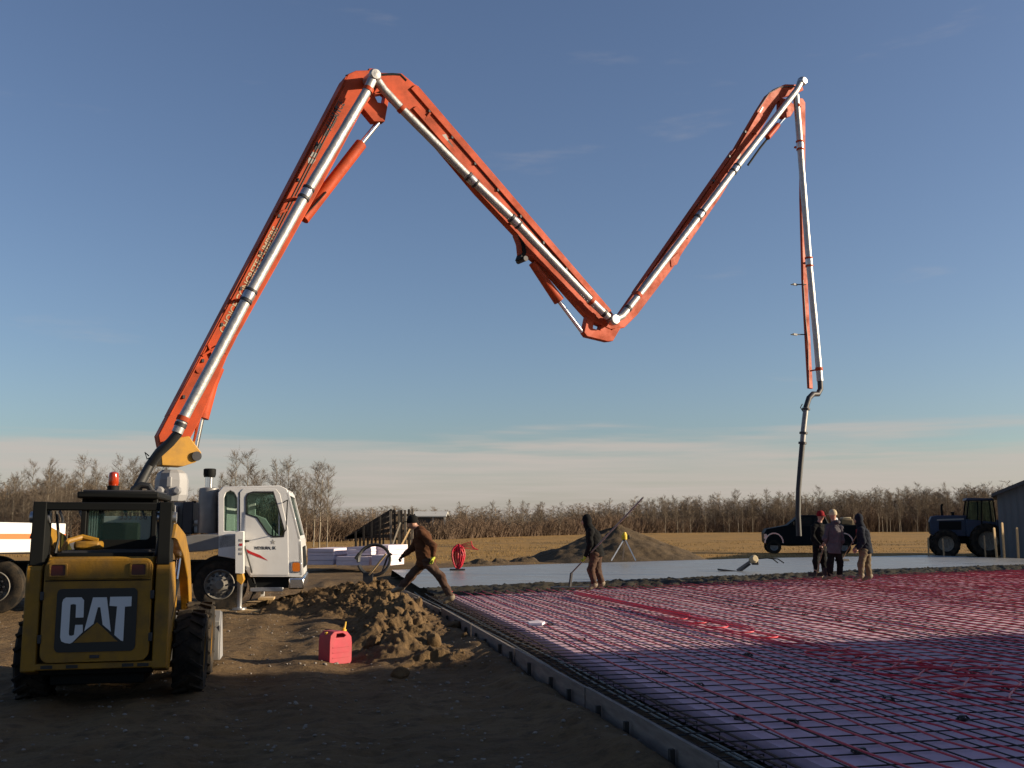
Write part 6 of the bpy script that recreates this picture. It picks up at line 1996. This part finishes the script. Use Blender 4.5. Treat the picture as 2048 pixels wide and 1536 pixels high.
    if gloves:
        for sd, mk in gloves:
            wr, el = P['wr_' + sd], P['el_' + sd]
            gp = [(g[0], g[1], g[2], g[3] * 1.22, g[4] * 1.22) for g in hand_prims(wr, wr - el, Vector((0, 0, -1)) if abs((wr - el).normalized().z) < 0.8 else f)]
            gp.append(('c', wr - (wr - el).normalized() * 0.04, wr + (wr - el).normalized() * 0.03, 0.042, 0.04))
            Vc, Fc = sdf_mesh(gp, 0.009, 0.008); np_mesh('glove', Vc, Fc, M[mk], t, smooth=1)
    return t, P, root


# worker striding over the heap
YA = 19.3
pa, PA, RA = person('striding worker in brown canvas jacket and black cap, carrying over the soil heap', YA, {
    'head': (825, 1044, 0), 'neck': (834, 1057, 0), 'chest': (845, 1076, 0), 'pelvis': (852, 1121, 0),
    'sh_l': (842, 1067, -0.19), 'el_l': (866, 1092, -0.26), 'wr_l': (866, 1113, -0.22), 'sh_r': (840, 1068, 0.18), 'el_r': (826, 1096, 0.22), 'wr_r': (808, 1110, 0.16),
    'hip_l': (854, 1124, -0.09), 'kn_l': (882, 1155, -0.10), 'an_l': (902, 1195, -0.10), 'toe_l': (890, 1203, -0.12),
    'hip_r': (848, 1124, 0.09), 'kn_r': (823, 1151, 0.10), 'an_r': (801, 1176, 0.08), 'toe_r': (786, 1182, 0.08)},
    ('brown_cloth', 'brown_trousers', 'boots'), (850, 1200), cap='black_cloth', face=(-1, 0, -0.1), gloves=(('l', 'hivis'), ('r', 'black_cloth')))

# worker with bull float
YB = 23.0
pb, PB, RB_ = person('hooded worker in black jacket and brown trousers pushing a bull float', YB, {
    'head': (1172, 1041, 0), 'neck': (1179, 1055, 0), 'chest': (1186, 1072, 0), 'pelvis': (1192, 1106, 0),
    'sh_l': (1181, 1063, -0.18), 'el_l': (1180, 1089, -0.22), 'wr_l': (1171, 1112, -0.10), 'sh_r': (1184, 1063, 0.18), 'el_r': (1190, 1086, 0.22), 'wr_r': (1184, 1100, -0.02),
    'hip_l': (1190, 1109, -0.09), 'kn_l': (1182, 1140, -0.10), 'an_l': (1189, 1170, -0.10), 'toe_l': (1180, 1176, -0.13),
    'hip_r': (1195, 1109, 0.09), 'kn_r': (1195, 1139, 0.10), 'an_r': (1204, 1167, 0.10), 'toe_r': (1196, 1173, 0.10)},
    ('black_cloth', 'brown_trousers', 'boots'), (1192, 1176), hood='black_cloth', face=(-1, -0.1, -0.2), gloves=(('l', 'hivis'), ('r', 'black_cloth')))

YC = 26.6
pc1, PC1, _ = person('worker in black jacket and dark red cap, leftmost of the three standing together', YC + 0.9, {
    'head': (1641, 1031, 0), 'neck': (1639, 1046, 0), 'chest': (1638, 1064, 0), 'pelvis': (1639, 1096, 0),
    'sh_l': (1628, 1055, -0.05), 'el_l': (1626, 1078, -0.14), 'wr_l': (1640, 1090, -0.28), 'sh_r': (1648, 1055, 0.05), 'el_r': (1656, 1076, -0.05), 'wr_r': (1650, 1084, -0.24),
    'hip_l': (1634, 1099, -0.06), 'kn_l': (1632, 1124, -0.06), 'an_l': (1633, 1146, -0.06), 'hip_r': (1645, 1099, 0.06), 'kn_r': (1647, 1124, 0.05), 'an_r': (1650, 1145, 0.05)},
    ('black_cloth', 'black_cloth', 'boots'), (1640, 1150), cap='hat_red', face=(0.5, -0.85, -0.2))
pc2, PC2, _ = person('worker in grey hoodie and tan cap seen from behind, middle of the three standing together', YC, {
    'head': (1666, 1029, 0), 'neck': (1668, 1044, 0), 'chest': (1668, 1063, 0), 'pelvis': (1668, 1099, 0),
    'sh_l': (1657, 1054, 0.0), 'el_l': (1650, 1077, -0.02), 'wr_l': (1656, 1092, 0.16), 'sh_r': (1680, 1055, 0.0), 'el_r': (1684, 1080, -0.02), 'wr_r': (1678, 1098, 0.1),
    'hip_l': (1663, 1102, 0), 'kn_l': (1660, 1130, -0.03), 'an_l': (1660, 1153, 0), 'hip_r': (1675, 1102, 0), 'kn_r': (1680, 1128, 0.02), 'an_r': (1679, 1151, 0.0), 'toe_r': (1687, 1157, -0.05)},
    ('grey_cloth', 'black_cloth', 'boots'), (1668, 1158), cap='hat_tan', face=(-0.75, 0.6, -0.1))
pc3, PC3, _ = person('worker in dark navy hood and muddy tan trousers, rightmost of the three standing together', YC, {
    'head': (1716, 1038, 0), 'neck': (1721, 1051, 0), 'chest': (1726, 1068, 0), 'pelvis': (1731, 1100, 0),
    'sh_l': (1722, 1060, -0.18), 'el_l': (1727, 1083, -0.22), 'wr_l': (1716, 1098, -0.16), 'sh_r': (1724, 1060, 0.18), 'el_r': (1722, 1084, 0.22), 'wr_r': (1712, 1094, 0.10),
    'hip_l': (1728, 1103, -0.08), 'kn_l': (1722, 1130, -0.09), 'an_l': (1722, 1152, -0.09), 'hip_r': (1734, 1103, 0.08), 'kn_r': (1735, 1130, 0.09), 'an_r': (1739, 1153, 0.09)},
    ('navy_cloth', 'tan_cloth', 'boots'), (1730, 1158), hood='navy_cloth', face=(-1, 0.1, -0.15))

# ================================================================== tools and small things
def tool(name, label, cat, a, b, r, mk, head=None, group=None):
    t = thing(name, label, cat, Vector((a.x, a.y, max(a.z, 0))), 0, group)
    o = t.location
    MB().tube([Vector(a) - o, Vector(b) - o], r, 8).build('handle', M[mk], t)
    return t
# bull float: long pole, bracket, blade on the wet concrete
fa = atY(1143, 1146, YB + 1.2); fb_ = atY(1180, 1107, YB - 0.08); 
dirp = (fb_ - fa).normalized(); fe = fa + dirp * ((atY(1295, 994, YB - 3) - fa).length * 1.02)
bf = tool('bull_float', 'long handled bull float resting on wet concrete, held by the hooded worker', 'bull float', fa, fe, 0.018, 'muffler')
MB().box((0, 0.05, 0.02 - fa.z + 0.205), (1.0, 0.22, 0.03), (0, 0, 0.2)).build('blade', M['dark_steel'], bf, bevel=0.005)
MB().bar((0, 0, 0), (-0.04, 0.05, 0.23 - fa.z), 0.05, 0.05).build('bracket', M['dark_steel'], bf)
# power screed lying on the slab
sc0 = onZ(1470, 1142, 0.205)
ps = thing('power_screed', 'power screed with long blade lying on the wet concrete left of the group', 'screed', sc0)
def sl_(px, py, Y=None): return atY(px, py, Y or sc0.y) - sc0
MB().bar(sl_(1436, 1139), sl_(1503, 1147), 0.20, 0.06).build('blade', M['dark_steel'], ps, bevel=0.01)
MB().bar(sl_(1474, 1141), sl_(1506, 1119), 0.05, 0.08).build('post', M['muffler'], ps, bevel=0.01)
MB().bar(sl_(1480, 1143), sl_(1500, 1128), 0.12, 0.05).build('drive_shaft', M['dark_steel'], ps)
c = sl_(1507, 1119)
MB().lathe([(0, -0.12), (0.11, -0.12), (0.13, -0.04), (0.13, 0.08), (0.09, 0.13), (0, 0.13)], c, (0.3, -1, 0.3), 16).build('engine', M['hat_tan'], ps)
MB().box(c + Vector((0.05, 0, -0.1)), (0.2, 0.18, 0.14)).build('crankcase', M['dark_steel'], ps, bevel=0.02)
for k, (ex, ey) in enumerate(((1556, 1126), (1568, 1126))):
    MB().tube([sl_(1510, 1118), sl_(1535, 1116), sl_(1546 + k * 10, 1118), sl_(ex, ey)], 0.018, 8).build('handle_bar', M['black'], ps)
# rakes held by the group
ra = atY(1632, 1152, YC + 0.2); rb_ = atY(1655, 1062, YC + 0.35)
rk = tool('concrete_rake', 'wooden handled concrete rake held upright between the left and middle workers', 'rake', ra, rb_, 0.018, 'handle')
MB().box((0, 0, 0.04), (0.5, 0.03, 0.10), (0, 0, 0.4)).build('rake_head', M['dark_steel'], rk, bevel=0.005)
ra = atY(1655, 1154, YC + 0.25); rb_ = atY(1657, 1080, YC + 0.16)
rk = tool('shovel', 'wooden shaft of a shovel standing before the middle worker', 'shovel', ra, rb_, 0.018, 'wood_stake')
MB().panel([(-0.11, 0.24), (0.11, 0.24), (0.11, 0.06), (0.0, -0.03), (-0.11, 0.06)], [], lambda a, b, c: Vector((a, c, b)), -0.012, 0.012).build('shovel_blade', M['dark_steel'], rk, bevel=0.004)
ra = atY(1684, 1118, YC + 0.3); rb_ = atY(1714, 1070, YC + 0.02)
rk = tool('finishing_broom', 'thin slanted pole held by the rightmost hooded worker', 'pole', ra, rb_, 0.014, 'handle')
MB().box((0, 0, -0.03), (0.4, 0.08, 0.06), (0, 0, 0.3)).build('head', M['dark_steel'], rk, bevel=0.005)

# black hose ring with wooden shovel on top of the heap
hr = atY(748, 1120, 20.6)
ring = thing('hose_ring', 'black hose coiled in a ring standing on the crest of the soil heap', 'hose', Vector((hr.x, hr.y, 0.35)))
c = Vector((0, 0, hr.z - 0.35)); rx, rz_ = 0.33, 0.31
for k, (f_, dy) in enumerate(((1.0, 0.0), (0.95, 0.05))):
    MB().tube([c + Vector((rx * f_ * math.cos(R(a_)), dy + 0.10 * math.sin(R(a_)), rz_ * f_ * math.sin(R(a_)))) for a_ in range(200, 560, 12)], 0.026, 8).build('hose_loop', M['hose'], ring)
MB().tube([c + Vector((-rx - 0.05, 0, 0.02)), c + Vector((-rx + 0.03, 0, 0.14))], 0.03, 8).build('hose_end', M['hose'], ring)
sa_ = atY(738, 1150, 20.3); sb2 = atY(772, 1108, 20.2)
sv = tool('shovel', 'wooden handled shovel leaning through the black hose ring', 'shovel', sa_, sb2, 0.02, 'wood_stake')
MB().panel([(-0.10, 0.0), (0.10, 0.0), (0.10, -0.16), (0.0, -0.24), (-0.10, -0.16)], [], lambda a, b, c: Vector((a - 0.02, c, b + 0.05)), -0.012, 0.012).build('shovel_blade', M['dark_steel'], sv, bevel=0.004)
sa_ = atY(765, 1142, 20.7); sb2 = atY(776, 1110, 20.6)
sv = tool('pry_bar', 'short dark bar stuck in the heap behind the hose ring', 'bar', sa_, sb2, 0.02, 'dark_steel')
MB().tube([sb2 - sv.location, sb2 - sv.location + Vector((0.05, 0, 0.03)), sb2 - sv.location + Vector((0.08, 0, 0.0))], 0.018, 8).build('hook', M['dark_steel'], sv)

# tripod with laser level beyond the slab
ty = onZ(1246, 1121, 0.2)
tp = thing('laser_level_tripod', 'yellow laser level on a silver tripod in front of the soil pile', 'tripod', ty)
top = atY(1249, 1080, ty.y) - ty
for dx, dy in ((-0.50, -0.2), (0.50, -0.2), (0.05, 0.5)):
    MB().bar(top + Vector((dx * 0.08, dy * 0.08, 0)), Vector((dx, dy, 0.0)), 0.045, 0.03, (0, 1, 0)).build('leg', M['aluminium'], tp)
MB().lathe([(0, -0.03), (0.08, -0.03), (0.08, 0.02), (0, 0.02)], top, (0, 0, 1), 14).build('tripod_head', M['dark_steel'], tp)
MB().lathe([(0, 0.02), (0.11, 0.02), (0.12, 0.06), (0.12, 0.20), (0.09, 0.24), (0.07, 0.31), (0, 0.33)], top, (0, 0, 1), 14).build('laser', M['laser_yellow'], tp)
MB().bx(top.x + 0.10, top.x + 0.22, -0.06, 0.06, top.z + 0.04, top.z + 0.2).build('battery', M['decal_black'], tp, bevel=0.01)

# red pipe coil standing at the slab edge
rc = onZ(915, 1140, 0.21)
rcl = thing('red_pipe_coil', 'tangled coil of bright red pipe standing on the wet concrete', 'pipe coil', rc)
rr = random.Random(8)
for k in range(18):
    w = rr.uniform(0.04, 0.28); h_ = rr.uniform(0.62, 0.80); ph = rr.uniform(-0.3, 0.3); cx_ = rr.uniform(-0.05, 0.06)
    pts = [Vector((cx_ + w * math.cos(R(a_)) * (0.8 + 0.25 * math.sin(R(a_))), 0.12 * rr.uniform(-1, 1) * 0.3 + ph * math.cos(R(a_)) * 0.4, 0.05 + h_ / 2 + h_ / 2 * math.sin(R(a_)))) for a_ in range(-90, 271, 24)]
    MB().tube(pts, 0.017, 6).build('pipe_loop', M['pex'], rcl, smooth=60)
for k in range(5):
    z_ = 0.66 + k * 0.03
    MB().tube([Vector((-0.1, 0, z_ - 0.05)), Vector((0.15, 0.02 * k, z_ + 0.05)), Vector((0.45, 0, z_ + 0.02 + 0.03 * k)), Vector((0.68 - 0.05 * k, 0, z_ - 0.02 * k))], 0.015, 6).build('loose_end', M['pex'], rcl, smooth=60)
MB().box((0, 0, 0.02), (0.5, 0.3, 0.04)).build('base_board', M['dark_steel'], rcl, bevel=0.005)

# a scrap of white foam lying on the grid, and paper by the worker
sp_ = onZ(1073, 1248, FOAM_TOP + 0.09)
m = MB(); m.add([(-0.12, -0.2, 0), (0.08, -0.24, 0.0), (0.14, 0.1, 0.0), (0.02, 0.24, 0.0), (-0.14, 0.12, 0.0), (-0.11, -0.18, 0.03), (0.08, -0.22, 0.035), (0.13, 0.1, 0.03), (0.02, 0.22, 0.04), (-0.13, 0.12, 0.03)],
               [(0, 1, 2, 3, 4), (5, 6, 7, 8, 9), (0, 1, 6, 5), (1, 2, 7, 6), (2, 3, 8, 7), (3, 4, 9, 8), (4, 0, 5, 9)])
o = m.build('foam_scrap', M['foam_stack']); o.location = sp_; tag(o, 'broken white foam scrap lying on the rebar near the form board', 'foam scrap')
